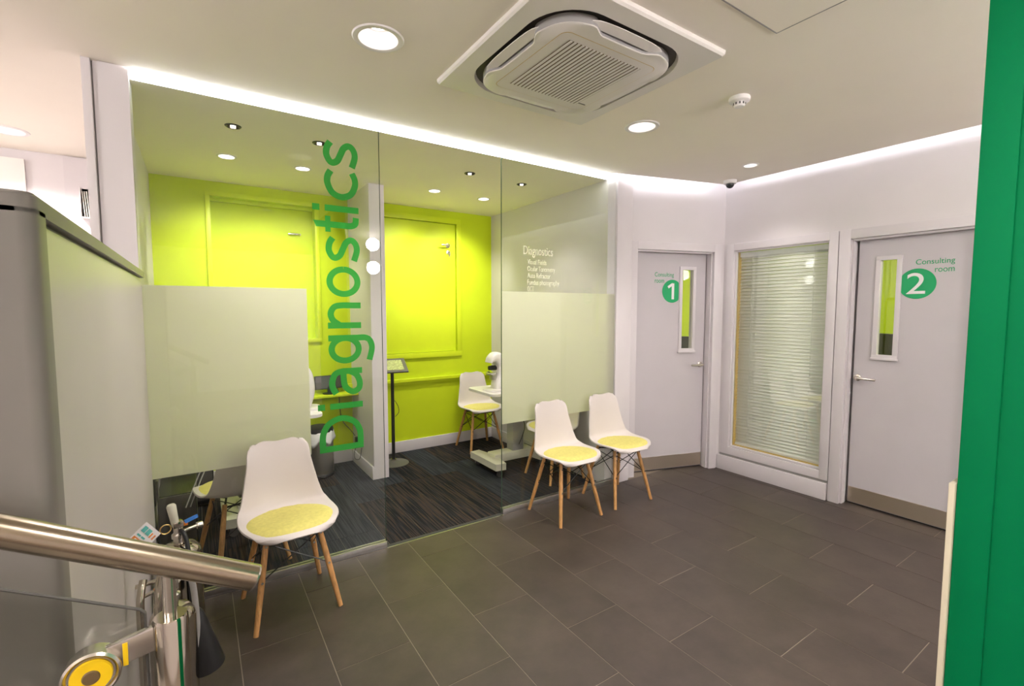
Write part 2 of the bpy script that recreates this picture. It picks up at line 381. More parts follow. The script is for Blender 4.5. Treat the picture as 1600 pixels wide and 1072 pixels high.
# end block and side wall of the diagnostics room
wp = struct('wall_pillar')
bm = bmesh.new(); prism(bm, [(2.945, 2.842), (3.125, 2.842), (3.14, 2.93), (2.99, 3.02), (2.99, 4.84), (2.86, 4.84), (2.86, 2.87), (2.945, 2.87)], 0, 2.8)
mesh('wall_piece', bm, 'wall', wp)
box('skirting', (2.94, 2.828, 0), (3.108, 2.842, .115), 'trim', wp, .002)
wl = struct('wall_side')
box('wall_piece', (-.345, 2.832, 0), (-.222, 2.96, 2.8), 'wall', wl); box('wall_piece', (-.345, 2.96, 0), (-.28, 4.84, 2.8), 'wall', wl)
box('corner_post', (-.382, 2.812, 0), (-.351, 2.96, ZC), 'wall', wl, .002); box('shadow_joint', (-.351, 2.84, 0), (-.345, 2.96, ZC), 'greyplastic', wl)
# partition between the two bays
pt = struct('wall_partition')
box('wall_piece', (1.245, 4.07, 0), (1.378, YB, ZI), 'wall', pt, .002)
box('skirting', (1.231, 4.07, 0), (1.245, YB - .015, .115), 'trim', pt, .002)
# lime back wall
wb = struct('wall_lime')
F1, F2 = (.085, .975, 1.195, 2.485), (1.50, 2.46, .985, 2.49)
for lo, hi in (((-.30, F1[2]), (F1[0] + .02, F1[3])), ((F1[1] - .02, F1[2]), (F2[0] + .02, F1[3])), ((F2[1] - .02, F1[2]), (2.9, F1[3])),
               ((-.30, F1[3] - .001), (2.9, 2.70)), ((-.30, 0), (2.9, F2[2] + .02)), ((-.30, F2[2] + .02), (F2[0] + .02, F1[2] + .0005)), ((F2[1] - .02, F2[2] + .02), (2.9, F1[2] + .0005))):
    box('wall_piece', (lo[0], YB, lo[1]), (hi[0], YB + .1, hi[1]), 'lime', wb)
box('closing_panel', (-.3, YB + .1, 0), (2.9, YB + .42, 2.8), 'lime', wb)
bm = bmesh.new(); bx(bm, (-.28, YB - .035, .738), (1.245, YB, .775), .006); bx(bm, (-.28, YB - .02, .715), (1.245, YB, .738))
mesh('dado_rail', bm, 'limetrim', wb)
bm = bmesh.new(); bx(bm, (1.378, YB - .035, .738), (2.86, YB, .775), .006); bx(bm, (1.378, YB - .02, .715), (2.86, YB, .738))
mesh('dado_rail', bm, 'limetrim', wb)
for i, (a, b) in enumerate(((-.28, 1.231), (1.378, 2.86))):
    o = box('baseboard_back' if i == 0 else 'baseboard_back_2', (a, YB - .016, 0), (b, YB - .0005, .115), 'trim', None, .002); o['kind'] = 'structure'
o = box('baseboard_right', (2.846, 3.0, 0), (2.8595, YB - .017, .115), 'trim', None, .002); o['kind'] = 'structure'
o = box('baseboard_left', (-.279, 2.97, 0), (-.265, YB - .017, .115), 'trim', None, .002); o['kind'] = 'structure'

def lever_handle(parent, x, z, y, dirn, m='satin', L=.13):
    h = lathe(bmesh.new(), [(.0, 0), (.026, 0), (.026, -.007), (.023, -.009), (.011, -.009), (.010, -.045), (0, -.045)], 24, (x, y, z), 'y')
    p = smooth_path([(x, y - .038, z), (x + dirn * .012, y - .050, z), (x + dirn * .035, y - .053, z), (x + dirn * L, y - .052, z - .002), ], 5)
    tube(h, p, [.0095] * (len(p) - 1) + [.008], 12)
    return mesh('handle', h, m, parent, True)

# the two painted-over doors in the lime wall
def high_door(name, F, depth, cw, label):
    t = struct(name, (0, YB, 0)); x0, x1, z0, z1 = F
    bm = bmesh.new()
    bx(bm, (x0, -.018, z1 - cw), (x1, .001, z1), .002); bx(bm, (x0, -.018, z0), (x1, .001, z0 + cw), .002)
    bx(bm, (x0, -.018, z0 + cw), (x0 + cw, .001, z1 - cw), .002); bx(bm, (x1 - cw, -.018, z0 + cw), (x1, .001, z1 - cw), .002)
    mesh('casing', bm, 'limetrim', t, True)
    bm = bmesh.new(); e = .02
    bx(bm, (x0 + e, 0, z0 + e), (x0 + cw, depth + .02, z1 - e)); bx(bm, (x1 - cw, 0, z0 + e), (x1 - e, depth + .02, z1 - e))
    bx(bm, (x0 + e, 0, z1 - cw - .0), (x1 - e, depth + .02, z1 - e)); bx(bm, (x0 + e, 0, z0 + e), (x1 - e, depth + .02, z0 + cw))
    mesh('reveal', bm, 'limetrim', t)
    gap = .004; lz = z1 - cw - .03 if depth > .05 else z1 - cw - .004
    if depth > .05: box('head_liner', (x0 + cw, depth * .55, lz + .003), (x1 - cw, depth + .02, z1 - cw), 'limetrim', t)
    lf = box('leaf', (x0 + cw + gap, depth, z0 + cw + gap), (x1 - cw - gap, depth + .04, lz), 'limetrim', t)
    box('backing', (x0 + cw, depth + .045, z0 + cw), (x1 - cw, depth + .05, z1 - cw), 'dark_bag', t)
    hx = x1 - cw - (.115 if depth > .05 else .095); hz = 2.20
    lever_handle(lf, hx, hz, depth, -1, L=.10)
    lk = lathe(bmesh.new(), [(0, 0), (.022, 0), (.022, -.006), (.012, -.009), (0, -.009)], 20, (hx + .005, depth, hz - .075), 'y')
    mesh('lock_escutcheon', lk, 'satin', lf, True)
    return t, lf, hx, hz
hd1 = high_door('door_3', F1, .13, .036, '')
hd2 = high_door('door_4', F2, .012, .055, '')
bm = bmesh.new(); bx(bm, (hd2[2] + .001, -.02, hd2[3] - .125), (hd2[2] + .009, -.017, hd2[3] - .07)); bx(bm, (hd2[2] + .012, -.016, hd2[3] - .11), (hd2[2] + .018, -.013, hd2[3] - .07))
o = mesh('key', bm, 'satin', hd2[1])
for z in (1.25, 2.22):
    box('hinge', (F2[0] + .05, -.020, z - .05), (F2[0] + .064, .013, z + .05), 'satin', hd2[1])

# ------------------------------------------------------------------ glass front
def pane(name, x0, x1, label):
    t = tag(thing(name, label, 'glass screen', ((x0 + x1) / 2, YG, 0)), None, None)
    c = (x0 + x1) / 2
    box('glass_sheet', (x0 - c, -.005, .012), (x1 - c, .005, ZI - .003), 'glass', t)
    box('edge_strip', (x1 - c if name_left(x0) else x0 - c - .0012, -.005, .012), ((x1 - c + .0012) if name_left(x0) else x0 - c, .005, ZI - .003), 'glass_edge', t)
    bm = bmesh.new(); bx(bm, (x0 - c, -.020, 0), (x1 - c, .020, .012)); bx(bm, (x0 - c, -.020, .012), (x1 - c, -.0065, .042), .001); bx(bm, (x0 - c, .0065, .012), (x1 - c, .020, .042), .001)
    mesh('floor_channel', bm, 'alu', t, True)
    return t, c
def name_left(x0): return x0 < 1
M['glass_edge'] = mat('green_glass_edge', (.06, .10, .07), .2, noise=.05)
gl, cl = pane('glass_screen', -.220, .940, 'tall clear glass screen with green vertical lettering and a frosted band')
gr, cr = pane('glass_screen', 1.808, 2.944, 'tall clear glass screen with white service list, behind the two waiting chairs')
box('frosted_film', (-.220 - cl, .0052, .668), (.515 - cl, .0058, 1.618), 'frost', gl)
box('frosted_film', (1.808 - cr, .0052, .667), (2.944 - cr, .0058, 1.632), 'frost', gr)
# green lettering reads upwards; baseline on the right
mx = Matrix.Translation((.811 - cl, -.0060, .667)) @ Matrix(((0, -1, 0, 0), (0, 0, -1, 0), (1, 0, 0, 0), (0, 0, 0, 1)))
def ribbon(pts, hw=.0175, smooth=True, n=7):
    P = smooth_path([(a, b, 0) for a, b in pts], n) if smooth else [Vector((a, b, 0)) for a, b in pts]
    L_, R_ = [], []
    for i, p in enumerate(P):
        t_ = (P[min(i + 1, len(P) - 1)] - P[max(i - 1, 0)]).normalized(); nn = Vector((-t_.y, t_.x, 0)) * hw
        L_.append(p + nn); R_.append(p - nn)
    q_ = [[(L_[i].x, L_[i].y), (L_[i + 1].x, L_[i + 1].y), (R_[i + 1].x, R_[i + 1].y), (R_[i].x, R_[i].y)] for i in range(len(P) - 1)]
    if smooth: q_ += [[(p.x + hw * .985 * math.cos(2 * PI * k / 14), p.y + hw * .985 * math.sin(2 * PI * k / 14)) for k in range(14)] for p in P[5:-5]]
    return q_
def ell(cx_, cy_, rx, ry, n=40, ex=1.0): return [(cx_ + rx * math.copysign(abs(math.cos(2 * PI * i / n)) ** ex, math.cos(2 * PI * i / n)), cy_ + ry * math.copysign(abs(math.sin(2 * PI * i / n)) ** ex, math.sin(2 * PI * i / n))) for i in range(n + 1)]
from mathutils.geometry import delaunay_2d_cdt
def inq(p, q):
    s = 0
    for i in range(len(q)):
        a, b = q[i], q[(i + 1) % len(q)]; c = (b[0] - a[0]) * (p[1] - a[1]) - (b[1] - a[1]) * (p[0] - a[0])
        if abs(c) < 1e-10: continue
        if s == 0: s = 1 if c > 0 else -1
        elif (c > 0) != (s > 0): return False
    return True
def glyph(name, quads, m, parent, mx, th=.0006):
    vs, fs = [], []
    for q in quads: fs.append(list(range(len(vs), len(vs) + len(q)))); vs += [Vector(p) for p in q]
    V, E_, F_, *_r = delaunay_2d_cdt(vs, [], fs, 0, 1e-6)
    bm = bmesh.new(); bv = [bm.verts.new((v.x, v.y, 0)) for v in V]
    for f in F_:
        c = (sum(V[i].x for i in f) / len(f), sum(V[i].y for i in f) / len(f))
        if any(inq(c, q) for q in quads):
            try: bm.faces.new([bv[i] for i in f])
            except ValueError: pass
    bmesh.ops.delete(bm, geom=[v for v in bm.verts if not v.link_faces], context='VERTS')
    bmesh.ops.recalc_face_normals(bm, faces=bm.faces[:])
    ex = bmesh.ops.extrude_face_region(bm, geom=bm.faces[:]); bmesh.ops.translate(bm, verts=[v for v in ex['geom'] if isinstance(v, bmesh.types.BMVert)], vec=(0, 0, th))
    xform(bm, mx); return mesh(name, bm, m, parent)
RC = lambda a, b, c, d: [[(a, c), (b, c), (b, d), (a, d)]]
S_ = lambda o_: ribbon([(o_ + .137, .150), (o_ + .105, .1685), (o_ + .062, .172), (o_ + .024, .148), (o_ + .036, .115), (o_ + .075, .095), (o_ + .113, .076), (o_ + .129, .047), (o_ + .108, .022), (o_ + .068, .0155), (o_ + .010, .033)])
I_ = lambda a, b: RC(a, b, 0, .189) + RC(a, b, .217, .256)
GL = [RC(.667, .703, 0, .252) + ribbon([(.70, .2345), (.74, .2345), (.785, .228), (.835, .196), (.861, .126), (.835, .056), (.785, .024), (.74, .0175), (.70, .0175)]) + RC(.70, .735, .217, .252) + RC(.70, .735, 0, .035),
      I_(.917, .952),
      ribbon([(1.008, .152), (1.045, .1705), (1.085, .172), (1.125, .155), (1.1385, .115), (1.1385, .07)]) + RC(1.121, 1.156, 0, .12) + ribbon([(1.135, .108), (1.095, .108), (1.045, .098), (1.0145, .058), (1.03, .022), (1.07, .0155), (1.115, .035), (1.138, .075)]),
      ribbon(ell(1.268, .0945, .0665, .0775), smooth=False) + RC(1.317, 1.352, -.02, .189) + ribbon([(1.3345, .02), (1.3345, -.02), (1.317, -.050), (1.27, -.0625), (1.198, -.046)]),
      RC(1.391, 1.426, 0, .189) + ribbon([(1.412, .125), (1.44, .160), (1.478, .172), (1.515, .152), (1.5255, .11), (1.5255, .05), (1.5255, 0)]),
      ribbon(ell(1.6625, .0945, .0710, .0790), smooth=False),
      S_(1.775),
      [[(1.968, .150), (2.003, .150), (2.003, .253), (1.968, .237)]] + RC(1.943, 2.033, .160, .189) + RC(1.968, 2.003, .05, .16) + ribbon([(1.9855, .07), (1.9865, .045), (2.000, .021), (2.036, .0165)]),
      I_(2.060, 2.095),
      ribbon([(2.288, .152), (2.255, .169), (2.215, .170), (2.166, .145), (2.1465, .095), (2.166, .044), (2.215, .0185), (2.255, .0185), (2.288, .034)]),
      S_(2.310)]
mg = Matrix.Translation((.811 - cl, -.0062, 0)) @ Matrix(((0, -1, 0, 0), (0, 0, -1, 0), (1, 0, 0, 0), (0, 0, 0, 1)))
for q in GL: glyph('green_letter', q, 'letter', gl, mg)
FLAT = Matrix(((1, 0, 0, 0), (0, 0, -1, 0), (0, 1, 0, 0), (0, 0, 0, 1)))     # x -> x, y -> z, facing -y
tx = [('Diagnostics', 1.905, .27, .085), ('Visual Fields', 1.835, .175, .05), ('Ocular Tonometry', 1.785, .26, .05), ('Auto Refractor', 1.735, .215, .05), ('Fundus photography', 1.685, .30, .05), ('OCT', 1.637, .06, .05)]
for i, (s, z, wd, hh) in enumerate(tx):
    text_mesh('white_lettering', s, .06, 'letter_white', gr, Matrix.Translation(((1.995 if i == 0 else 2.03) - cr, -.0060, z)) @ FLAT, width=wd, height=hh * .72)

# ------------------------------------------------------------------ consulting room doors
def consulting_door(name, root, rz, yw, leaf, outer_, inner, vis, hx, hdir, sign, left_wall, vz=(1.135, 1.870)):
    t = struct(name, root, rz); yl = .098
    # casing and stepped jamb
    bm = bmesh.new(); top, it = 2.094, 2.026
    bx(bm, (outer_[0], 0, 0), (inner[0], .03, top), .002); bx(bm, (inner[1], 0, 0), (outer_[1], .03, top), .002); bx(bm, (inner[0], 0, it), (inner[1], .03, top), .002)
    mesh('casing', bm, 'trim', t, True)
    bm = bmesh.new()
    bx(bm, (inner[0] - .02, .03, 0), (inner[0] + .006, .15, it)); bx(bm, (inner[1] - .006, .03, 0), (inner[1] + .02, .15, it)); bx(bm, (inner[0] - .02, .03, it - .006), (inner[1] + .02, .15, it + .012))
    bx(bm, (inner[0] + .006, .03, 0), (inner[0] + .012, .085, it - .006)); bx(bm, (inner[1] - .012, .03, 0), (inner[1] - .006, .085, it - .006)); bx(bm, (inner[0] + .006, .03, it - .014), (inner[1] - .006, .085, it - .006))
    mesh('jamb', bm, 'trim', t)
    bm = bmesh.new(); bx(bm, (inner[0], .145, 0), (leaf[0] + .02, .165, it)); bx(bm, (leaf[1] - .02, .145, 0), (inner[1], .165, it)); bx(bm, (inner[0], .145, it - .03), (inner[1], .165, it)); mesh('light_stop', bm, 'trim', t)  # strips added behind the leaf to block light leaking round it
    z0, z1 = .012, it - .012; v0, v1 = vis; a, b = vz
    bm = bmesh.new()
    bx(bm, (leaf[0], yl, z0), (v0, yl + .044, z1)); bx(bm, (v1, yl, z0), (leaf[1], yl + .044, z1)); bx(bm, (v0, yl, z0), (v1, yl + .044, a)); bx(bm, (v0, yl, b), (v1, yl + .044, z1))
    lf = mesh('leaf', bm, 'door', t)
    bm = bmesh.new(); f = .026
    bx(bm, (v0 - f, yl - .012, a), (v0 + .004, yl + .012, b), .002); bx(bm, (v1 - .004, yl - .012, a), (v1 + f, yl + .012, b), .002)
    bx(bm, (v0 - f, yl - .012, b - .004), (v1 + f, yl + .012, b + f), .002); bx(bm, (v0 - f, yl - .012, a - f), (v1 + f, yl + .012, a + .004), .002)
    bx(bm, (v0 - f - .006, yl - .018, a - f - .008), (v1 + f + .006, yl, a - f + .008), .002)
    mesh('vision_frame', bm, 'trim', lf, True)
    box('vision_glass', (v0, yl + .018, a), (v1, yl + .024, b), 'glass_window', lf)
    box('kick_plate', (leaf[0] + .004, yl - .003, .016), (leaf[1] - .004, yl, .135), 'steel_plate', lf)
    box('threshold_gap', (leaf[0], yl + .01, .0005), (leaf[1], yl + .04, .010), 'black', t)
    lever_handle(lf, hx, .985, yl, hdir)
    c, r, cut, digit, tx0, tw, al, z_c = sign
    bm = bmesh.new(); ring = []
    for i in range(64):
        an = 2 * PI * i / 64; x = c + r * math.cos(an); x = min(x, cut) if cut > c else max(x, cut); ring.append((x, z_c + r * math.sin(an)))
    vs = [bm.verts.new((x, yl - .0012, z)) for x, z in ring]; f_ = bm.faces.new(vs)
    ex = bmesh.ops.extrude_face_region(bm, geom=[f_]); bmesh.ops.translate(bm, verts=[v for v in ex['geom'] if isinstance(v, bmesh.types.BMVert)], vec=(0, .0010, 0))
    bmesh.ops.remove_doubles(bm, verts=bm.verts[:], dist=1e-5)
    mesh('sign_disc', bm, 'sign_green', lf)
    if digit == '1': glyph('sign_number', RC(-.013, .013, 0, .145) + ribbon([(-.052, .108), (-.004, .138)], .0115, False), 'sign_white', lf, Matrix.Translation((c + .008, yl - .0013, z_c - .073)) @ FLAT, .0007)
    else: text_mesh('sign_number', digit, .2, 'sign_white', lf, Matrix.Translation((c + (.012 if digit == '1' else -.005), yl - .0020, z_c - .070)) @ FLAT, width=(.05 if digit == '1' else .105), height=.145, align='MID')
    x_t = tx0 if al == 'LEFT' else tx0 + tw
    h = .045 if digit == '1' else .042
    text_mesh('sign_lettering', 'Consulting', .05, 'sign_green', lf, Matrix.Translation((x_t, yl - .0010, z_c + r + .027)) @ FLAT, width=tw, height=h * .85, align=al)
    text_mesh('sign_lettering', 'room', .05, 'sign_green', lf, Matrix.Translation((x_t, yl - .0010, z_c + r - .030)) @ FLAT, width=tw * .49, height=h * .62, align=al)
    for x0, x1, za, zb in left_wall: box('wall_piece', (x0, yw, za), (x1, yw + .1, zb), 'wall', t)
    return t
dr1 = consulting_door('door_1', (3.119, 2.872, 0), math.atan2(-.292, .956), .015, (.104, .872), (0, .962), (.089, .886), (.612, .735), .832, -1,
                (.51, .105, .580, '1', .325, .20, 'LEFT', 1.669), [(-.01, .085, 0, 2.8), (.085, .892, 2.05, 2.8), (.892, 1.005, 0, 2.8)])
dr2 = consulting_door('door_2', (4.07, 1.645, 0), R(-90), .1, (.100, .865), (0, .95), (.075, .875), (.237, .340), .128, 1,
                (.452, .105, .366, '2', .440, .205, 'RIGHT', 1.680), [], (1.165, 1.862))
# ------------------------------------------------------------------ window with blind, next to door 2
wn = struct('window_1', (4.07, 2.56, 0), R(-90))       # local x = 2.56 - Y
W = .909
bm = bmesh.new()
bx(bm, (0, 0, .155), (.070, .03, 2.094), .002); bx(bm, (.848, 0, .155), (W, .03, 2.094), .002); bx(bm, (.070, 0, 2.032), (.848, .03, 2.094), .002); bx(bm, (.070, 0, .155), (.848, .03, .225), .002)
mesh('window_frame', bm, 'trim', wn, True)
bm = bmesh.new()
bx(bm, (.058, .022, .215), (.084, .06, 2.04)); bx(bm, (.834, .022, .215), (.860, .06, 2.04)); bx(bm, (.084, .022, 2.018), (.834, .06, 2.04)); bx(bm, (.084, .022, .215), (.834, .06, .240))
mesh('glazing_bead', bm, 'trim', wn)
bm = bmesh.new(); bx(bm, (.084, .050, .240), (.091, .10, 2.018)); bx(bm, (.091, .050, .240), (.834, .10, .247))
mesh('glazing_spacer', bm, 'timber', wn)
box('pane', (.0845, .040, .2405), (.8335, .046, 2.0175), 'glass_window', wn)
box('skirting', (-.03, -.012, 0), (W - .005, .015, .132), 'trim', wn, .002)
box('shadow_gap', (-.02, .012, .13), (W, .03, .152), 'greyplastic', wn)  # grey strip stands for the shade in the gap over the skirting
bd = thing('venetian_blind', 'white venetian blind with closed slats inside the glazed panel by consulting door two', 'blind', (4.150, 2.56, 0), R(-90))
box('head_rail', (.092, -.012, 1.974), (.833, .014, 2.016), 'white_plastic', bd, .002)
box('bottom_rail', (.093, -.010, .246), (.833, .010, .268), 'white_plastic', bd, .002)
NS = 60; sl = None
for i in range(NS):
    z = .278 + i * (1.968 - .278) / (NS - 1)
    if sl is None:
        bm = bmesh.new(); n = 4; vs = []
        for k in range(n + 1):
            t_ = (k / n - .5); y = t_ * .0330 * math.cos(R(61)) + .002 * (1 - 4 * t_ * t_); zz = t_ * .0330 * math.sin(R(61))
            vs.append([bm.verts.new((x, y, zz)) for x in (.095, .831)])
        for a, b in zip(vs, vs[1:]): bm.faces.new((a[0], a[1], b[1], b[0]))
        sl = mesh('slat', bm, 'slat', bd, True); so = sl.modifiers.new('solid', 'SOLIDIFY'); so.thickness = .0007; o = sl
    else:
        o = sl.copy(); COL.objects.link(o); o.parent = bd
    o.location = (0, 0, z)
for x in (.21, .715):
    bm = bmesh.new(); tube(bm, [(x, -.013, .26), (x, -.013, 1.99)], .0011, 6); mesh('ladder_cord', bm, 'white_plastic', bd)

# consulting rooms behind (seen through the door glass)
wc = struct('wall_consulting')
for lo, hi, m in (((7, -1.2, 0), (7.1, 6, 2.8), 'lime'), ((3.0, 5.9, 0), (7, 6, 2.8), 'lime'), ((4.185, -1.2, 0), (7, -1.1, 2.8), 'lime'),
                  ((5.0, 2.62, 0), (7, 2.70, 2.8), 'lime'), ((2.99, 4.84, 0), (3.02, 6, 2.8), 'wall'), ((4.19, 2.6, 0), (5.0, 2.70, 2.8), 'lime')):
    box('wall_piece', lo, hi, m, wc)
o = box('ceiling_consulting', (4.19, -1.2, 2.65), (7.1, 2.62, 2.7), 'ceiling'); o['kind'] = 'structure'
o = box('ceiling_consulting_2', (3.15, 3.05, 2.65), (7.1, 5.9, 2.7), 'ceiling'); o['kind'] = 'structure'
area('consulting_light', (5.8, .8, 2.63), (0, 0, 0), 1.0, 1.0, 30, NEUT)
area('consulting_light_2', (5.0, 4.4, 2.63), (0, 0, 0), 1.0, 1.0, 36, NEUT)

# ------------------------------------------------------------------ recessed lamps
def downlight(x, y, zc, ro, ri, label, group, name='recessed_downlight', dark=False, tilt=None, cat='ceiling light'):
    t = thing(name, label, cat, (x, y, zc), 0, group)
    rim = lathe(bmesh.new(), [(ri, .0), (ri, -.004), (ri + .004, -.0065), (ro - .004, -.005), (ro, -.0005), (ro, 0)], 40)
    # open ring: remove the caps
    caps = [f for f in rim.faces if len(f.verts) > 4]; bmesh.ops.delete(rim, geom=caps, context='FACES')
    mesh('rim', rim, 'blackmetal' if dark else 'white_plastic', t, True)
    dp = .062 if ro > .07 else (.012 if dark else .03)
    cup = bmesh.new(); lathe(cup, [(ri, -.004), (ri * .98, .012), (ri * .88, dp), (ri * .42, dp + .004)], 40)
    caps = [f for f in cup.faces if len(f.verts) > 4]; bmesh.ops.delete(cup, geom=caps, context='FACES')
    mesh('reflector', cup, 'chrome' if dark else 'white_plastic', t, True)
    lp = lathe(bmesh.new(), [(0, dp - .012), (ri * .44, dp - .012), (ri * .46, dp + .004), (0, dp + .004)] if not tilt else [(0, -.004), (ri * .9, -.004), (ri * .9, .01), (0, .01)], 28)
    if tilt: xform(lp, Matrix.Translation((0, 0, .008)) @ Matrix.Rotation(tilt, 4, 'X'))
    mesh('lamp', lp, 'lamp', t, True)
    return t
for i, (x, y) in enumerate(MAIN_LAMPS):
    if i == 0: lb = 'large white recessed downlight nearest the frosted glass screen, beside the air conditioner'
    elif i == 1: lb = 'white recessed downlight on the main ceiling between air conditioner and small lamp'
    else: lb = 'added unseen recessed downlight ' + ['level with the viewer between the stair and green wall', 'beyond the green wall beside the viewer', 'over the stair, at the shop side', 'over the shop floor past the stair', 'behind the viewer above the shop floor', 'in the corner behind the green wall', 'at the middle of the rear ceiling'][i - 2]
    downlight(x, y, ZC, .103, .078, lb, 'large downlights in the waiting area')
    spot('downlight_beam', (x, y, ZC - .004), (x, y, 0), K_MAIN, 120, .8, WARM)
downlight(*SMALL_LAMP, ZC, .058, .045, 'small bright recessed lamp near the security camera', None)
spot('downlight_beam', (*SMALL_LAMP, ZC - .008), (SMALL_LAMP[0], SMALL_LAMP[1], 0), 9, 118, .8, WARM, .014)
SL = ['recessed downlight on the shop ceiling beyond the grey stair wall', 'further shop ceiling downlight outside the view']
for i, (x, y) in enumerate(SHOP_LAMPS):
    downlight(x, y, ZC, .103, .078, [SL[0], 'added unseen shop downlight beside the large white wall panel', 'added unseen shop downlight behind the grey stair wall', 'added unseen shop downlight in the far shop corner'][i], 'downlights in the shop')
    spot('shop_beam', (x, y, ZC - .004), (x, y, 0), K_SHOP, 130, .8, WARM)
WL = ['white tilted spotlight closest to the side wall in the first diagnostics bay', 'white tilted spotlight beside the lettering in the first diagnostics bay',
      'white tilted spotlight over the recess door in the second bay', 'white tilted spotlight nearest the white side wall in the second bay']
for i, (x, y) in enumerate(WALL_LAMPS):
    downlight(x, y, ZI, .062, .048, WL[i], 'tilted spotlights along the lime wall', 'tilted_spotlight', tilt=R(16))
    spot('wall_wash_beam', (x, y, ZI - .012), (x, YB, 1.56), K_WALL, 88, 1.0, (1, .95, .90), .025)
DL = ['small dark-rimmed ceiling lamp above the frosted film of the first bay', 'small dark-rimmed ceiling lamp beside the top letter of the green word',
      'small dark-rimmed ceiling lamp over the open doorway', 'small dark-rimmed ceiling lamp behind the screen with the service list']
for i, (x, y) in enumerate(DIAG_LAMPS):
    downlight(x, y, ZI, .044, .030, DL[i], 'small dark-rimmed lamps in the diagnostics bays', 'small_ceiling_lamp', dark=True)
    spot('small_beam', (x, y, ZI - .008), (x, y, 0), K_DIAG, 100, .8, NEUT)
# unseen luminous panels added over the shop floor to light the room
for i, (x, y) in enumerate(((-2.6, -2.2), (-2.6, 2.2), (-1.2, -3.6), (3.35, -3.4))):
    t = thing('fill_panel_light', 'added unseen square luminous panel ' + ['over the rear shop corner', 'over the shop beyond the stair', 'nearest the rear wall centre', 'at the rear wall behind the green wall'][i], 'ceiling light', (x, y, ZC), 0, 'added panel lights over the shop floor')
    bm = bmesh.new(); bx(bm, (-.32, -.32, -.012), (-.29, .32, 0)); bx(bm, (.29, -.32, -.012), (.32, .32, 0)); bx(bm, (-.29, -.32, -.012), (.29, -.29, 0)); bx(bm, (-.29, .29, -.012), (.29, .32, 0))
    mesh('frame', bm, 'white_plastic', t); box('diffuser', (-.29, -.29, -.008), (.29, .29, -.001), 'fill_panel', t)
# globe pendants in the shop, first one seen by its reflection, the rest added for ceiling light
gp_ = [(2.19, -1.29, 'white double globe pendant lamp reflected in the lettered glass screen'), (-1.2, -1.2, 'added unseen double globe pendant lamp behind the viewer near the stair'),
       (3.0, -1.3, 'added unseen double globe pendant lamp behind the green wall'), (-2.4, .9, 'added unseen double globe pendant lamp beyond the stairs'), (-2.9, 3.2, 'added unseen double globe pendant lamp at the far end of the shop')]
t = thing('globe_pendant', gp_[0][2], 'pendant lamp', (gp_[0][0], gp_[0][1], ZC), 0, 'double globe pendants in the shop')
for z in (2.46, 2.12):
    mesh('globe', lathe(bmesh.new(), [(.094 * math.sin(PI * i / 16), z - ZC - .094 * math.cos(PI * i / 16)) for i in range(17)], 28), 'globe', t, True)
bm = tube(bmesh.new(), [(0, 0, 0), (0, 0, 2.3 - ZC - .09)], .004, 8); mesh('cord', bm, 'black', t)
mesh('ceiling_rose', lathe(bmesh.new(), [(0, 0), (.05, 0), (.05, -.02), (0, -.025)], 24), 'white_plastic', t, True)
for x, y, lb in gp_[1:]:
    r = t.copy(); COL.objects.link(r); r.location = (x, y, ZC); r['label'] = lb
    for ch in list(t.children):
        c = ch.copy(); COL.objects.link(c); c.parent = r

# ------------------------------------------------------------------ air conditioning cassette
AC = thing('ceiling_cassette', 'square white ceiling cassette air conditioner with central louvred grille', 'air conditioner', (1.46, 1.70, ZC))
def rrect(hw, r, n=10, bulge=0):
    pts = []
    for cx_, cy_, a0 in ((hw - r, hw - r, 0), (-hw + r, hw - r, 90), (-hw + r, -hw + r, 180), (hw - r, -hw + r, 270)):
        for k in range(n + 1):
            a = R(a0 + 90 * k / n); pts.append((cx_ + r * math.cos(a), cy_ + r * math.sin(a)))
    return pts
def ring_mesh(bm, A, B, zA, zB):
    a = [bm.verts.new((*p, zA)) for p in A]; b = [bm.verts.new((*p, zB)) for p in B]; n = len(a)
    for i in range(n): bm.faces.new((a[i], a[(i + 1) % n], b[(i + 1) % n], b[i]))
    return a, b
n = 10
bm = bmesh.new(); sq = rrect(.46, .012, n); op = rrect(.380, .20, n)
ring_mesh(bm, rrect(.462, .012, n), sq, 0, -.014); ring_mesh(bm, sq, rrect(.452, .012, n), -.014, -.022); ring_mesh(bm, rrect(.452, .012, n), op, -.022, -.026)
ring_mesh(bm, op, rrect(.374, .2, n), -.026, -.002)
mesh('outer_frame', bm, 'ac', AC, True)
bm = bmesh.new(); vs = [bm.verts.new((*p, -.006)) for p in rrect(.38, .2, n)]; bm.faces.new(vs); mesh('air_slot', bm, 'ac_dark', AC)
# inner plate: corners reach out, the four sides are drawn in
def plate(hw, r, dent, wd):
    out = []
    N_ = 160
    for i in range(N_):
        a = 2 * PI * i / N_; c_, s_ = math.cos(a), math.sin(a)
        p_ = 4.2; rad = hw / ((abs(c_) ** p_ + abs(s_) ** p_) ** (1 / p_))
        k = abs(math.atan2(min(abs(c_), abs(s_)), max(abs(c_), abs(s_))))
        f = max(0, min(1, (wd - k) / .14)); f = f * f * (3 - 2 * f)
        rad -= dent * f
        out.append((rad * c_, rad * s_))
    return out
P0 = plate(.346, .2, .040, .50); P1 = [(x * .99, y * .99) for x, y in P0]
bm = bmesh.new(); ring_mesh(bm, P0, P0, -.010, -.043); mesh('panel_edge', bm, 'greyplastic', AC, True); bm = bmesh.new(); a, b = ring_mesh(bm, P0, P1, -.043, -.046)
bm.faces.new([bm.verts.new((x, y, -.046)) for x, y in P1])
bmesh.ops.remove_doubles(bm, verts=bm.verts[:], dist=1e-5); mesh('centre_panel', bm, 'ac', AC, True)
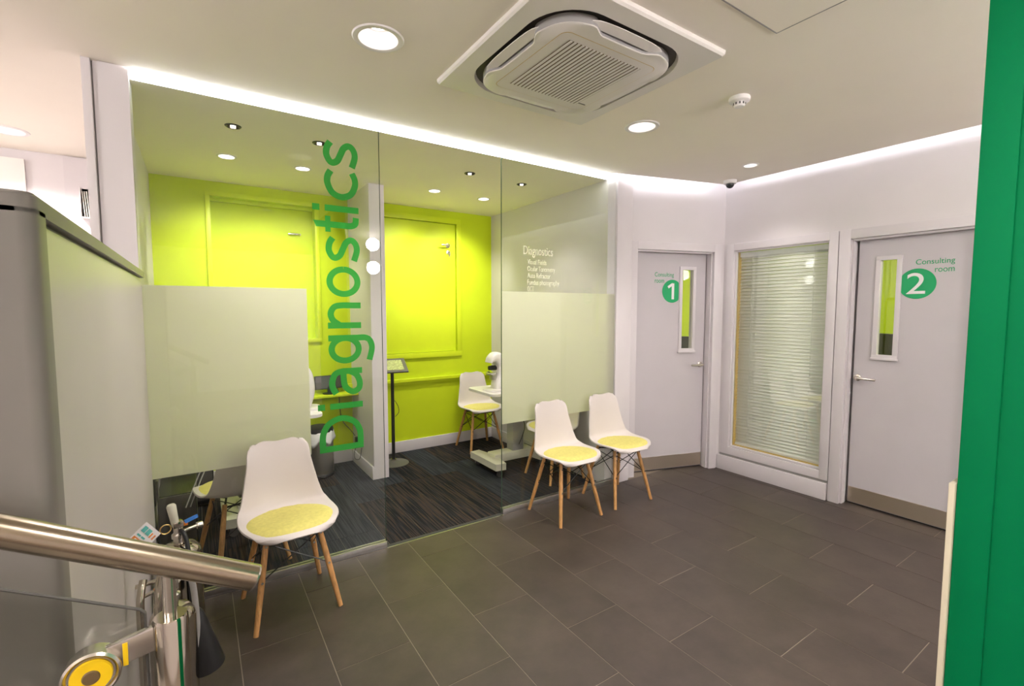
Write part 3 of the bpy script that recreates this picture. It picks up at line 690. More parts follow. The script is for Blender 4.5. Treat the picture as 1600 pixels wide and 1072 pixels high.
# louvre flaps in the four slots
for q in range(4):
    bm = bmesh.new(); m_ = 14; L_ = .20; vs = []
    for k in range(m_ + 1):
        t_ = -1 + 2 * k / m_; x = L_ * t_; half = .021 * (1 - t_ ** 4) ** .5 + .0015
        vs.append([bm.verts.new((x, .340 - .006 * t_ * t_ + s * half, -.026 - (.006 if s < 0 else 0) - dz)) for s, dz in ((-1, 0), (1, 0), (1, .003), (-1, .003))])
    for a_, b_ in zip(vs, vs[1:]):
        for e in range(4): bm.faces.new((a_[e], a_[(e + 1) % 4], b_[(e + 1) % 4], b_[e]))
    bm.faces.new(vs[0]); bm.faces.new(vs[-1][::-1])
    mesh('louvre_flap', bm, 'ac', AC, True, rot=(0, 0, q * PI / 2))
    bm = bmesh.new(); bx(bm, (-.013, .352, -.030), (.013, .372, -.012)); mesh('corner_clip', bm, 'darkgrey', AC, rot=(0, 0, q * PI / 2 + R(33)))
bm = bmesh.new(); ro = rrect(.262, .035, 6); ring_mesh(bm, ro, [(x * .993, y * .993) for x, y in ro], -.0465, -.0470); mesh('grille_outline', bm, 'timber', AC)
gx0, gx1, gy0, gy1 = 1.255 - 1.46, 1.66 - 1.46, 1.48 - 1.70, 1.905 - 1.70
bm = bmesh.new(); bx(bm, (gx0, gy0, -.0475), (gx1, gy1, -.0466)); mesh('grille_recess', bm, 'brown', AC)
sl0 = None; NSL = 20
for i in range(NSL):
    x = gx0 + (i + .5) * (gx1 - gx0) / NSL
    if sl0 is None:
        bm = bmesh.new(); bx(bm, (-.0060, gy0, -.0492), (.0060, gy1, -.0470)); sl0 = mesh('grille_slat', bm, 'ac', AC); o = sl0
    else: o = sl0.copy(); COL.objects.link(o); o.parent = AC
    o.location.x = x
bm = bmesh.new(); bx(bm, (.20, .185, -.048), (.245, .19, -.0462)); mesh('small_plate', bm, 'darkgrey', AC, rot=(0, 0, 0))

# ------------------------------------------------------------------ smoke detector and camera
t = thing('smoke_detector', 'round white smoke detector on the ceiling beside the air conditioner', 'smoke detector', (2.39, 1.46, ZC))
mesh('base', lathe(bmesh.new(), [(0, 0), (.050, 0), (.052, -.006), (.050, -.020), (.042, -.026), (0, -.026)], 36), 'white_plastic', t, True)
mesh('sensing_chamber', lathe(bmesh.new(), [(0, -.026), (.028, -.026), (.029, -.040), (.022, -.047), (0, -.049)], 28), 'white_plastic', t, True)
bm = bmesh.new()
for i in range(10):
    a = 2 * PI * i / 10; b = bmesh.new(); bx(b, (.0285, -.0035, -.040), (.0305, .0035, -.029)); xform(b, Matrix.Rotation(a, 4, 'Z'))
    me = bpy.data.meshes.new('x'); b.to_mesh(me); b.free(); bm.from_mesh(me); bpy.data.meshes.remove(me)
mesh('vent_slots', bm, 'darkgrey', t)
t = thing('security_camera', 'small dome security camera with black lens at the ceiling corner', 'camera', (3.83, 2.40, ZC))
mesh('housing', lathe(bmesh.new(), [(0, 0), (.052, 0), (.052, -.022), (.046, -.030), (0, -.030)], 32), 'white_plastic', t, True)
mesh('dome', lathe(bmesh.new(), [(.034 * math.cos(PI / 2 * i / 8), -.030 - .036 * math.sin(PI / 2 * i / 8)) for i in range(9)], 28), 'black', t, True)

# ------------------------------------------------------------------ waiting chairs
PROF = [(-.235, .432, .135, .000, .000), (-.215, .444, .172, .004, 0), (-.17, .450, .203, .010, 0), (-.10, .446, .220, .016, 0), (-.02, .438, .226, .022, 0),
        (.05, .434, .222, .030, -.004), (.105, .442, .214, .038, -.014), (.142, .468, .203, .030, -.032), (.160, .510, .193, .018, -.040), (.170, .565, .182, .008, -.036),
        (.178, .630, .170, .002, -.030), (.186, .700, .157, 0, -.024), (.193, .755, .152, 0, -.018), (.198, .790, .143, 0, -.012), (.200, .812, .124, 0, -.008)]
def interp(v):
    f = v * (len(PROF) - 1); i = min(int(f), len(PROF) - 2); t_ = f - i
    g = lambda k: PROF[max(0, min(len(PROF) - 1, k))]
    p0, p1, p2, p3 = g(i - 1), g(i), g(i + 1), g(i + 2)
    return [.5 * ((2 * b) + (c - a) * t_ + (2 * a - 5 * b + 4 * c - d) * t_ * t_ + (3 * b - a - 3 * c + d) * t_ ** 3) for a, b, c, d in zip(p0, p1, p2, p3)]
def shell_pt(u, v):
    y, z, hw, lift, wrap = interp(v); a = abs(u)
    fr = max(0, 1 - v / .22)
    y2 = y + wrap * a ** 2.2 + .055 * fr * a ** 3
    z2 = z + lift * a ** 2.6 - .006 * fr * a * a
    if v > .8:
        k = (v - .8) / .2; z2 -= k * (.030 * a ** 4 + .012 * (1 - min(1, a / .55) ** 2))
    return (hw * u, y2, z2)
def make_chair(label, group):
    root = thing('chair', label, 'chair', (0, 0, 0), 0, group)
    NU, NV = 20, 44; bm = bmesh.new(); g = [[bm.verts.new(shell_pt(-1 + 2 * i / NU, j / NV)) for i in range(NU + 1)] for j in range(NV + 1)]
    for j in range(NV):
        for i in range(NU): bm.faces.new((g[j][i], g[j][i + 1], g[j + 1][i + 1], g[j + 1][i]))
    o = mesh('seat_shell', bm, 'shell', root, True)
    s = o.modifiers.new('thick', 'SOLIDIFY'); s.thickness = .010; s.offset = -1; b = o.modifiers.new('round', 'BEVEL'); b.width = .0035; b.segments = 2; b.limit_method = 'ANGLE'
    # cushion follows the seat
    bm = bmesh.new(); NR, NA = 8, 40; top = []; bot = []
    def zs(x, y):
        best = .44
        v = 0
        for k in range(60):
            vv = k / 100; q = interp(vv)
            if q[0] >= y: v = vv; break
        q = interp(v); a = min(1, abs(x) / max(q[2], .05)); return q[1] + q[3] * a ** 2.6
    def cpt(r_, a):
        c_, s_ = math.cos(a), math.sin(a); ex = 2 / 2.5
        x = .203 * r_ * math.copysign(abs(c_) ** ex, c_); y = -.047 + .172 * r_ * math.copysign(abs(s_) ** ex, s_)
        if y > -.045: x *= 1 - .10 * ((y + .047) / .172)
        return x, y
    for i in range(NR + 1):
        r_ = max(i / NR, 1e-4); rt = []; rb = []
        for k in range(NA):
            x, y = cpt(r_, 2 * PI * k / NA); th = .020 * (1 - r_ ** 6) ** .5 + .004
            rt.append(bm.verts.new((x, y, zs(x, y) + th + .0015))); rb.append(bm.verts.new((x, y, zs(x, y) + .0012)))
        top.append(rt); bot.append(rb)
    for L_, fl_ in ((top, 0), (bot, 1)):
        for a, b in zip(L_, L_[1:]):
            for k in range(NA):
                j = (k + 1) % NA; f = (a[k], a[j], b[j], b[k]); bm.faces.new(f[::-1] if fl_ else f)
    for k in range(NA):
        j = (k + 1) % NA; bm.faces.new((top[-1][k], top[-1][j], bot[-1][j], bot[-1][k]))
    bmesh.ops.remove_doubles(bm, verts=bm.verts[:], dist=2e-4)
    c = mesh('cushion', bm, 'cushion', root, True)
    # legs
    T = {}; F = {}
    for sx in (-1, 1):
        for sy in (-1, 1):
            a = Vector((sx * .118, sy * .095, .415 if sy < 0 else .408)); b = Vector((sx * .192, sy * .186, 0.0)); T[sx, sy] = a; F[sx, sy] = b
            bm = bmesh.new(); pts = [a.lerp(b, k / 6) for k in range(7)]
            tube(bm, pts, [.0125, .0135, .0145, .0145, .0135, .0125, .0115], 12); leg = mesh('leg', bm, 'oak', root, True)
            for k_ in (.09, .46):
                bm = bmesh.new(); p = a.lerp(b, k_); lathe(bm, [(0, -.002), (.006, -.002), (.006, .0), (0, .0)], 12, (p.x, p.y - .0145 * 1, p.z), 'y')
                mesh('screw', bm, 'satin', leg, True)
    bm = bmesh.new()
    for sx in (-1, 1): tube(bm, [T[sx, -1] + Vector((0, .0, -.012)), Vector((sx * .08, 0, .412)), T[sx, 1] + Vector((0, 0, -.012))], .006, 8)
    for sy in (-1, 1): tube(bm, [T[-1, sy] + Vector((0, 0, -.018)), T[1, sy] + Vector((0, 0, -.018))], .006, 8)
    mesh('under_frame', bm, 'blackmetal', root, True)
    mid = lambda k: T[k].lerp(F[k], .46); hi = lambda k: T[k].lerp(F[k], .07)
    for a, b in (((-1, -1), (1, -1)), ((-1, 1), (1, 1)), ((-1, -1), (-1, 1)), ((1, -1), (1, 1))):
        for p, q in ((mid(a), hi(b)), (hi(a), mid(b))):
            mesh('brace_wire', tube(bmesh.new(), [p, q], .0032, 6), 'blackmetal', root, True)
    return root
def dup(root, loc, rz, label, group=None):
    r = root.copy(); COL.objects.link(r); r.location = loc; r.rotation_euler = (0, 0, rz); r['label'] = label
    if group: r['group'] = group
    for ch in list(root.children):
        c = ch.copy(); COL.objects.link(c); c.parent = r
        for g_ in ch.children:
            d = g_.copy(); COL.objects.link(d); d.parent = c
    return r
GRP = 'white shell chairs with yellow cushions'
ch0 = make_chair('white shell chair with yellow cushion nearest the steel handrail, outside the frosted film', GRP)
ch0.location = (.344, 2.572, 0); ch0.rotation_euler = (0, 0, R(4))
dup(ch0, (2.215, 2.625, 0), R(0), 'white shell chair with yellow cushion outside the service-list glass, nearer the doorway', GRP)
dup(ch0, (2.755, 2.625, 0), R(-2), 'white shell chair with yellow cushion closest to consulting room one door', GRP)
dup(ch0, (2.515, 4.43, 0), R(-3), 'white shell chair with yellow cushion against the lime wall, behind the instrument table', GRP)
dup(ch0, (2.640, 3.28, 0), R(-92), 'white shell chair inside the second bay, mostly hidden behind the waiting chairs', GRP)
dup(ch0, (.175, 3.165, 0), R(-165), 'white shell chair turned side-on inside the first bay, seen from its back', GRP)

# ------------------------------------------------------------------ instrument tables
def trolley(loc, rz, label, group):
    t = thing('instrument_table', label, 'table', loc, rz, group)
    bm = bmesh.new(); pts = [(x * 1.0, y) for x, y in rr(.335, .235, .05)]; prism(bm, pts, .738, .762)
    bmesh.ops.bevel(bm, geom=[e for e in bm.edges if abs(e.verts[0].co.z - e.verts[1].co.z) < 1e-6], offset=.004, segments=2, affect='EDGES')
    mesh('table_top', bm, 'white_plastic', t, True)
    bm = bmesh.new(); bx(bm, (.00, -.055, .16), (.12, .055, .44), .006); cm = mesh('column', bm, 'greyplastic', t, True)
    bm = bmesh.new(); bx(bm, (.012, -.043, .44), (.108, .043, .715), .005); mesh('inner_column', bm, 'alu', cm, True)
    box('top_bracket', (-.13, -.09, .713), (.25, .09, .738), 'greyplastic', t, .003)
    bm = bmesh.new()
    bx(bm, (-.21, -.075, .085), (.26, .075, .165), .018)
    for s in (-1, 1):
        prism_pts = [(-.30, s * .0), (-.30, s * .235), (-.20, s * .245), (-.17, s * .07), (-.17, s * 0)]
        prism(bm, prism_pts, .075, .135); prism(bm, [(.20, 0), (.20, s * .07), (.22, s * .20), (.29, s * .20), (.29, 0)], .075, .135)
    mesh('base', bm, 'cream', t, True)
    for x, y in ((-.25, -.20), (-.25, .20), (.25, -.17), (.25, .17)):
        bm = bmesh.new(); lathe(bm, [(0, -.010), (.026, -.010), (.028, 0), (.026, .010), (0, .010)], 20, (x + .01, y, .030), 'y')
        bx(bm, (x - .012, y - .013, .045), (x + .012, y + .013, .076)); mesh('castor', bm, 'darkgrey', t, True)
    return t
def rr(hx, hy, r, n=6):
    out = []
    for cx_, cy_, a0 in ((hx - r, hy - r, 0), (-hx + r, hy - r, 90), (-hx + r, -hy + r, 180), (hx - r, -hy + r, 270)):
        for k in range(n + 1): a = R(a0 + 90 * k / n); out.append((cx_ + r * math.cos(a), cy_ + r * math.sin(a)))
    return out
t2 = trolley((2.44, 3.71, 0), 0, 'white topped instrument table on cream castor base behind the open doorway', 'instrument tables')
t3 = trolley((.385, 3.74, 0), 0, 'white topped instrument table behind the frosted film of the first bay', 'instrument tables')

def instrument(loc, rz, label, group):
    t = thing('eye_instrument', label, 'medical instrument', loc, rz, group)
    bm = bmesh.new(); prism(bm, rr(.13, .10, .06), 0, .018); bmesh.ops.bevel(bm, geom=[e for e in bm.edges if abs(e.verts[0].co.z - e.verts[1].co.z) < 1e-6], offset=.005, segments=2, affect='EDGES')
    mesh('foot', bm, 'white_plastic', t, True)
    # curved C-shaped body, profile in x-z, thick in y
    outer_ = smooth_path([(.055, 0, .015), (.085, 0, .10), (.090, 0, .19), (.070, 0, .285), (.020, 0, .345), (-.040, 0, .352), (-.085, 0, .315), (-.100, 0, .265)], 5)
    inner_ = smooth_path([(-.045, 0, .015), (-.040, 0, .08), (-.020, 0, .14), (-.015, 0, .19), (-.025, 0, .235), (-.048, 0, .262), (-.072, 0, .262), (-.090, 0, .258)], 5)
    bm = bmesh.new(); secs = []; n_ = len(outer_)
    for k, (a, b) in enumerate(zip(outer_, inner_)):
        c = (a + b) / 2; hwid = .075 - .018 * (k / n_); d = (a - b) / 2; ring = []
        for i in range(20):
            an = 2 * PI * i / 20; ca, sa = math.cos(an), math.sin(an); ex = .62
            ring.append(bm.verts.new(c + d * math.copysign(abs(ca) ** ex, ca) + Vector((0, hwid, 0)) * math.copysign(abs(sa) ** ex, sa)))
        secs.append(ring)
    for a, b in zip(secs, secs[1:]):
        for i in range(20): bm.faces.new((a[i], a[(i + 1) % 20], b[(i + 1) % 20], b[i]))
    bm.faces.new(secs[0]); bm.faces.new(secs[-1][::-1]); mesh('body', bm, 'white_plastic', t, True)
    bm = bmesh.new(); tube(bm, smooth_path([(-.055, -.05, .165), (-.088, -.04, .160), (-.10, 0, .158), (-.088, .04, .160), (-.055, .05, .165)], 4), .010, 8); bx(bm, (-.07, -.03, .10), (-.02, .03, .165), .006)
    mesh('chin_rest', bm, 'alu', t, True)
    mesh('eyepiece', lathe(bmesh.new(), [(0, -.09), (.020, -.09), (.022, -.05), (.022, -.01), (0, -.01)], 18, (0, 0, .21), 'x'), 'black', t, True)
    bm = bmesh.new(); bx(bm, (.0, -.0765, .09), (.014, -.0735, .105)); bx(bm, (.002, -.0765, .055), (.012, -.0735, .068)); mesh('port', bm, 'black', t)
    return t
instrument((2.27, 3.66, .762), R(0), 'white curved eye-testing instrument with chin rest on the table beside the doorway', None)
ei = instrument((.615, 3.74, .762), R(0), 'white curved eye-testing instrument peeping out past the frosted film', None)

# cables under the instrument table
bm = tube(bmesh.new(), smooth_path([(2.50, 3.62, .735), (2.47, 3.56, .55), (2.50, 3.55, .42), (2.52, 3.62, .30), (2.50, 3.68, .17)], 6), .004, 7)
xform(bm, Matrix.Translation((-2.44, -3.71, 0))); mesh('cable', bm, 'black', t2, True)
bm = tube(bmesh.new(), smooth_path([(2.57, 3.66, .22), (2.68, 3.60, .17), (2.76, 3.66, .19), (2.80, 3.75, .40), (2.845, 3.82, .50)], 6), .004, 7)
xform(bm, Matrix.Translation((-2.44, -3.71, 0))); mesh('cable', bm, 'darkgrey', t2, True)
# low white shelf box behind the waiting chairs
t = thing('wall_shelf', 'small white wall shelf low on the side wall behind the waiting chairs', 'shelf', (2.80, 3.70, .50))
box('shelf_top', (-.055, -.10, 0), (.058, .10, .018), 'white_plastic', t, .002); box('bracket', (.035, -.02, -.08), (.058, .02, 0), 'white_plastic', t)

# ------------------------------------------------------------------ kiosk tablet stand
t = thing('tablet_stand', 'black floor stand holding a tablet beside the grey partition end', 'stand', (1.545, 4.42, 0))
mesh('foot_disc', lathe(bmesh.new(), [(0, 0), (.145, 0), (.145, .004), (.06, .012), (.02, .03), (0, .03)], 40), 'darkgrey', t, True)
mesh('pole', tube(bmesh.new(), [(0, 0, .02), (0, 0, .915)], .016, 16), 'black', t, True)
mesh('bottom_collar', lathe(bmesh.new(), [(0, .022), (.025, .022), (.025, .045), (0, .045)], 20), 'satin', t, True)
hd = mesh('tablet_bezel', bx(bmesh.new(), (-.125, -.115, 0), (.135, .115, .016), .004), 'darkgrey', t, True, loc=(-.006, -.02, .955), rot=(R(28), R(0), R(-8)))
box('tablet_screen', (-.090, -.082, .0165), (.098, .082, .0175), 'lit_screen', hd)
mesh('home_button', lathe(bmesh.new(), [(0, .0165), (.011, .0165), (.011, .018), (0, .018)], 20, (.06, -.10, 0)), 'brown', hd)
box('tilt_bracket', (-.03, -.03, .895), (.03, .03, .955), 'black', t, .004)
bm = tube(bmesh.new(), smooth_path([(.018, -.005, .62), (.05, -.01, .56), (.055, -.01, .50), (.02, -.008, .46)], 5), .003, 6)
mesh('cable', bm, 'black', t, True)

# small monitor on the dado ledge of the first bay
t = thing('small_monitor', 'small dark monitor on a lime ledge behind the green lettering', 'monitor', (1.00, 4.60, .715))
sc_ = mesh('screen_housing', bx(bmesh.new(), (-.125, -.012, .045), (.125, .012, .172), .004), 'black', t, True, rot=(R(-10), 0, R(6)))
box('screen', (-.115, -.0135, .055), (.115, -.012, .162), 'screen', sc_)
mesh('neck', bx(bmesh.new(), (-.015, -.012, .01), (.015, .012, .07), .003), 'black', t, True)
mesh('foot', lathe(bmesh.new(), [(0, 0), (.06, 0), (.06, .006), (.02, .012), (0, .012)], 24), 'black', t, True)
o = box('ledge', (-.30, -.07, 0), (.24, .135, 0), 'limetrim') if False else None
bm = bmesh.new(); bx(bm, (.72, 4.50, .693), (1.243, YB - .003, .7145), .003)
tag(mesh('wall_ledge', bm, 'limetrim', None, True), 'lime painted ledge carrying the small monitor', 'shelf')
bm = tube(bmesh.new(), smooth_path([(1.00, 4.64, .75), (1.10, 4.695, .735), (1.12, 4.722, .55), (1.14, 4.71, .42), (1.20, 4.66, .33), (1.228, 4.60, .28)], 6), .0035, 6)
xform(bm, Matrix.Translation((-1.0, -4.60, -.715))); mesh('cable', bm, 'black', t, True)
t = thing('wall_socket', 'white double wall socket with black plug low on the partition', 'socket', (1.2445, 4.45, .27))
box('face_plate', (-.008, -.075, -.043), (0, .075, .043), 'white_plastic', t, .002)
box('plug', (-.045, .02, -.03), (-.008, .06, .025), 'black', t, .004)
bm = tube(bmesh.new(), smooth_path([(-.03, .035, -.03), (-.05, .06, -.13), (-.06, 0, -.17), (-.04, -.08, -.15), (-.015, -.06, -.06)], 6), .003, 6)
mesh('plug_cord', bm, 'black', t, True)

# ------------------------------------------------------------------ pedal bin
t = thing('pedal_bin', 'brushed steel waste bin with white liner and black lid', 'bin', (.875, 4.48, 0))
mesh('body', lathe(bmesh.new(), [(0, .025), (.118, .025), (.120, .03), (.120, .40), (.116, .405), (0, .405)], 44), 'bin_steel', t, True)
mesh('base_ring', lathe(bmesh.new(), [(0, 0), (.126, 0), (.128, .012), (.122, .027), (0, .027)], 44), 'black', t, True)
bm = lathe(bmesh.new(), [(.0, .452), (.08, .452), (.118, .440), (.124, .42), (.124, .405), (0, .405)], 44); mesh('lid', bm, 'black', t, True)
bm = bmesh.new(); NB = 60; rings = []
for j, (r0, z0) in enumerate(((.121, .418), (.125, .405), (.129, .38), (.131, .35), (.125, .335))):
    rings.append([bm.verts.new(((r0 + .010 * math.sin(7 * a + j) * (j / 4) + .006 * math.sin(13 * a)) * math.cos(a), (r0 + .010 * math.sin(7 * a + j) * (j / 4)) * math.sin(a), z0 - .028 * (j / 4) * (1 + math.sin(5 * a)))) for a in [2 * PI * i / NB for i in range(NB)]])
for a, b in zip(rings, rings[1:]):
    for i in range(NB): bm.faces.new((a[i], a[(i + 1) % NB], b[(i + 1) % NB], b[i]))
o = mesh('liner', bm, 'bag', t, True); s = o.modifiers.new('s', 'SOLIDIFY'); s.thickness = .001
bm = bmesh.new(); bx(bm, (-.02, -.15, .008), (.02, -.12, .016), .002); mesh('pedal', bm, 'black', t, True)

# ------------------------------------------------------------------ dark equipment in the corner of the first bay
t = thing('equipment_cabinet', 'black equipment cabinet in the corner under the frosted film', 'cabinet', (-.10, 4.45, 0))
box('body', (-.155, -.22, .02), (.155, .22, .64), 'black', t, .006); box('plinth', (-.14, -.20, 0), (.14, .20, .02), 'darkgrey', t)
box('front_door', (-.145, -.232, .05), (.145, -.221, .61), 'darkgrey', t, .003)
t = thing('computer_tower', 'black computer tower on the carpet beside the side wall', 'computer', (-.14, 3.62, 0))
box('case', (-.10, -.22, .012), (.09, .22, .40), 'black', t, .006)
box('front_panel', (-.095, -.232, .02), (.085, -.221, .395), 'darkgrey', t, .003)
for x in (-.08, .07):
    for y in (-.18, .18): box('foot', (x - .015, y - .015, 0), (x + .015, y + .015, .013), 'darkrubber', t)
t = thing('black_wall_device', 'black camera-like device on the side wall just below the frosted film', 'device', (-.262, 3.05, .45))  # stands for a camera-like black device, built as a wall box
box('case', (-.002, -.05, .03), (.045, .06, .19), 'black', t, .008); box('cover', (.045, -.03, .06), (.055, .04, .16), 'darkgrey', t, .003)
bm = bmesh.new()
for dx in (0, .014): tube(bm, smooth_path([(.02 + dx, .03, .03), (.015 + dx, .05, -.10), (.04 + dx, .0, -.22), (.03 + dx, .04, -.36), (.03 + dx, .1, -.435)], 5), .004, 6)
mesh('cable', bm, 'black', t, True)
box('conduit', (-.002, -.10, -.45), (.016, -.07, .18), 'white_plastic', t)
bm = bmesh.new()
for k in (0, .022): tube(bm, smooth_path([(-.10 + k, 3.25, .36), (-.02 + k, 3.42, .52), (.08 + k, 3.58, .70), (.12 + k, 3.62, .735)], 4), .004, 6)
xform(bm, Matrix.Translation((-.385, -3.74, 0))); mesh('cable', bm, 'greyplastic', t3, True)

# ------------------------------------------------------------------ grey stair wall
sw = thing('stair_wall', 'head-high grey laminate wall with recessed panel beside the handrail', 'low wall', (-.20, 1.9, 0))
XF = 0.0
bm = bmesh.new(); prism(bm, [(-.80, -.89), (-.022, -.89), (-.010, -.886), (-.003, -.878), (0, -.866), (0, -.83), (-.018, -.83), (-.018, .90), (-.80, .90)], 0, 1.655)
mesh('core', bm, 'grey', sw, True)
bm = bmesh.new(); prism(bm, [(-.80, -.89), (-.022, -.89), (-.010, -.886), (-.003, -.878), (0, -.866), (0, .90), (-.80, .90)], 1.648, 1.68)
bmesh.ops.bevel(bm, geom=[e for e in bm.edges if e.verts[0].co.z > 1.679 and e.verts[1].co.z > 1.679], offset=.006, segments=3, affect='EDGES')
mesh('cap', bm, 'grey', sw, True)
box('side_panel', (-.0175, -.829, .06), (-.012, .899, 1.640), 'grey_panel', sw)
box('plinth', (-.017, -.829, 0), (-.006, .899, .058), 'grey', sw)

# ------------------------------------------------------------------ stairs, handrail and glass balustrade
st = struct('stairs', (-.20, .27, 0))
for i in range(5):
    box('step', (-2.0 if i == 4 else -.30 * (i + 1) - .02, -.55, .15 * i), (-.30 * i, .58, .15 * (i + 1)), 'tile' if 0 else 'grey', st, .004)
hr = thing('handrail', 'brushed steel handrail tube sloping down to a chrome newel post', 'handrail', (-.054, .885, 0))
sl_ = (1.053 - 1.196) / .295
sl_ = -.545
def rz_(x): return 1.048 + sl_ * (x - .06)
X0, X1 = -1.6, .062
bm = tube(bmesh.new(), [(X0 + .054, 0, rz_(X0)), (X1 + .054, 0, rz_(X1))], .0212, 40); mesh('rail_tube', bm, 'steel', hr, True)
dv = Vector((1, 0, sl_)).normalized(); p = Vector((X1 + .054, 0, rz_(X1)))
bm = tube(bmesh.new(), [p, p + dv * .003, p + dv * .006], [.0212, .0205, .013], 40); mesh('end_cap', bm, 'satin', hr, True)
bm = lathe(bmesh.new(), [(0, 1.02), (.0092, 1.02), (.0092, 1.10), (0, 1.10)], 24); mesh('spigot', bm, 'satin', hr, True)
bm = lathe(bmesh.new(), [(0, .012), (.0235, .012), (.0235, 1.020), (.0215, 1.024), (0, 1.024)], 40); mesh('newel_post', bm, 'chrome', hr, True)
mesh('floor_flange', lathe(bmesh.new(), [(0, 0), (.05, 0), (.05, .010), (.03, .014), (0, .014)], 32), 'satin', hr, True)
# glass infill panel
gt = lambda x: 1.036 - .56 * (x + .088)
bm = bmesh.new(); y0, y1 = .010, .020; xs = (-1.55, -.086)
lo = [(xs[0], .95), (xs[1], .20), (xs[1], gt(xs[1]) - .004), (xs[1] - .006, gt(xs[1] - .006)), (xs[0], gt(xs[0]))]
a = [bm.verts.new((x + .054, y0, z)) for x, z in lo]; b = [bm.verts.new((x + .054, y1, z)) for x, z in lo]
bm.faces.new(a); bm.faces.new(b[::-1])
for i in range(5): bm.faces.new((a[i], a[(i + 1) % 5], b[(i + 1) % 5], b[i]))
gp = mesh('glass_panel', bm, 'glass_grey', hr)
bm = bmesh.new()
for i in (1, 2, 3):
    p_, q_ = lo[i], lo[(i + 1) % 5]; 
    tube(bm, [(p_[0] + .054, .015, p_[1]), (q_[0] + .054, .015, q_[1])], .0022, 6)
mesh('dark_glass_edge', bm, 'darkgrey', gp)
# clamp arm and round glass boss
cl_ = mesh('clamp_arm', xform(bx(bmesh.new(), (-.085, -.006, -.019), (.02, .006, .019), .004), Matrix.Translation((-.022, -.004, .998)) @ Matrix.Rotation(R(-11), 4, 'Y')), 'satin', hr, True)
bm = lathe(bmesh.new(), [(0, .012), (.033, .012), (.034, .002), (.034, -.014), (.031, -.017), (.027, -.013), (0, -.013)], 36, (-.093, -.004, .976), 'y'); mesh('clamp_boss', bm, 'satin', cl_, True)
bm = lathe(bmesh.new(), [(0, -.014), (.0245, -.014), (.0235, -.017), (0, -.017)], 36, (-.093, -.004, .976), 'y'); mesh('yellow_reflection_disc', bm, 'yellow', cl_, True)  # yellow painted on the steel boss as the reflection of a sign
bm = lathe(bmesh.new(), [(0, -.017), (.0105, -.017), (.009, -.0195), (0, -.0195)], 28, (-.093, -.004, .976), 'y'); mesh('centre_screw', bm, 'brown', cl_, True)
bm = bmesh.new(); bx(bm, (-.058, -.0115, .972), (-.052, -.0098, 1.006)); mesh('yellow_stripe', bm, 'yellow', cl_)

# ------------------------------------------------------------------ fire extinguishers and stand
def extinguisher(loc, rz, hgt, r, label, group):
    t = thing('fire_extinguisher', label, 'fire extinguisher', loc, rz, group)
    mesh('cylinder', lathe(bmesh.new(), [(0, 0), (r * .96, 0), (r, .012), (r, hgt - r * .75), (r * .93, hgt - r * .42), (r * .70, hgt - r * .14), (r * .32, hgt), (0, hgt)], 44), 'chrome', t, True)
    mesh('neck', lathe(bmesh.new(), [(0, hgt - .004), (.020, hgt - .004), (.020, hgt + .02), (.026, hgt + .022), (.026, hgt + .038), (.018, hgt + .045), (.018, hgt + .075), (0, hgt + .075)], 24), 'satin', t, True)
    return t
# taller one by the glass
A = extinguisher((-.108, 2.50, 0), R(15), .475, .085, 'polished steel fire extinguisher with cream grip and blue tag, beside the glass screen', 'fire extinguishers by the stair')
h = .475
mesh('cream_grip', xform(tube(bmesh.new(), [(0, 0, 0), (0, 0, .035), (0, 0, .085), (0, 0, .092)], [.015, .016, .018, .014], 18), Matrix.Translation((-.01, 0, h + .085)) @ Matrix.Rotation(R(-8), 4, 'Y')), 'cream', A, True)
bm = bx(bmesh.new(), (-.020, -.018, h + .070), (.018, .018, h + .095), .003); mesh('valve_block', bm, 'chrome', A, True)
mesh('side_valve', tube(bmesh.new(), [(.015, 0, h + .045), (.075, 0, h + .050)], .0075, 14), 'satin', A, True)
mesh('valve_knob', lathe(bmesh.new(), [(0, .070), (.015, .070), (.016, .078), (.015, .092), (0, .092)], 16, (0, 0, h + .050), 'x'), 'satin', A, True)
bm = bmesh.new(); ring = [(-.045 + .020 * math.cos(2 * PI * i / 24), .004, h + .072 + .020 * math.sin(2 * PI * i / 24)) for i in range(25)]; tube(bm, ring, .0028, 8); mesh('pull_ring', bm, 'brass', A, True)
bm = bx(bmesh.new(), (0, -.004, -.008), (.052, .0, .008)); mesh('blue_tag', xform(bm, Matrix.Translation((.022, -.012, h + .088)) @ Matrix.Rotation(R(-14), 4, 'Y')), 'blue', A)
mesh('orange_clip', bx(bmesh.new(), (.018, -.008, h + .068), (.036, .004, h + .080), .002), 'orange', A)
mesh('hose', tube(bmesh.new(), smooth_path([(.005, -.02, h + .055), (.012, -.05, h + .04), (.014, -.085, h - .03), (.012, -.100, h - .20), (.02, -.10, .12)], 6), .009, 12), 'black', A, True)
# CO2 one with horn, in front
B = extinguisher((-.115, 2.00, 0), R(8), .46, .070, 'polished steel fire extinguisher with black discharge horn, behind the newel post', 'fire extinguishers by the stair')
h = .46
bm = bx(bmesh.new(), (-.020, -.016, h + .060), (.020, .016, h + .095), .003); mesh('valve_block', bm, 'satin', B, True)
mesh('lever', bx(bmesh.new(), (-.10, -.010, h + .098), (.01, .010, h + .106), .002), 'chrome', B, True)
mesh('lower_lever', xform(bx(bmesh.new(), (-.10, -.009, -.004), (.0, .009, .003), .002), Matrix.Translation((0, 0, h + .08)) @ Matrix.Rotation(R(-14), 4, 'Y')), 'chrome', B, True)
bm = bmesh.new(); ring = [(-.03 + .018 * math.cos(2 * PI * i / 24), -.014, h + .080 + .008 * math.sin(2 * PI * i / 24)) for i in range(25)]; tube(bm, ring, .0028, 8); mesh('safety_pin', bm, 'orange', B, True)
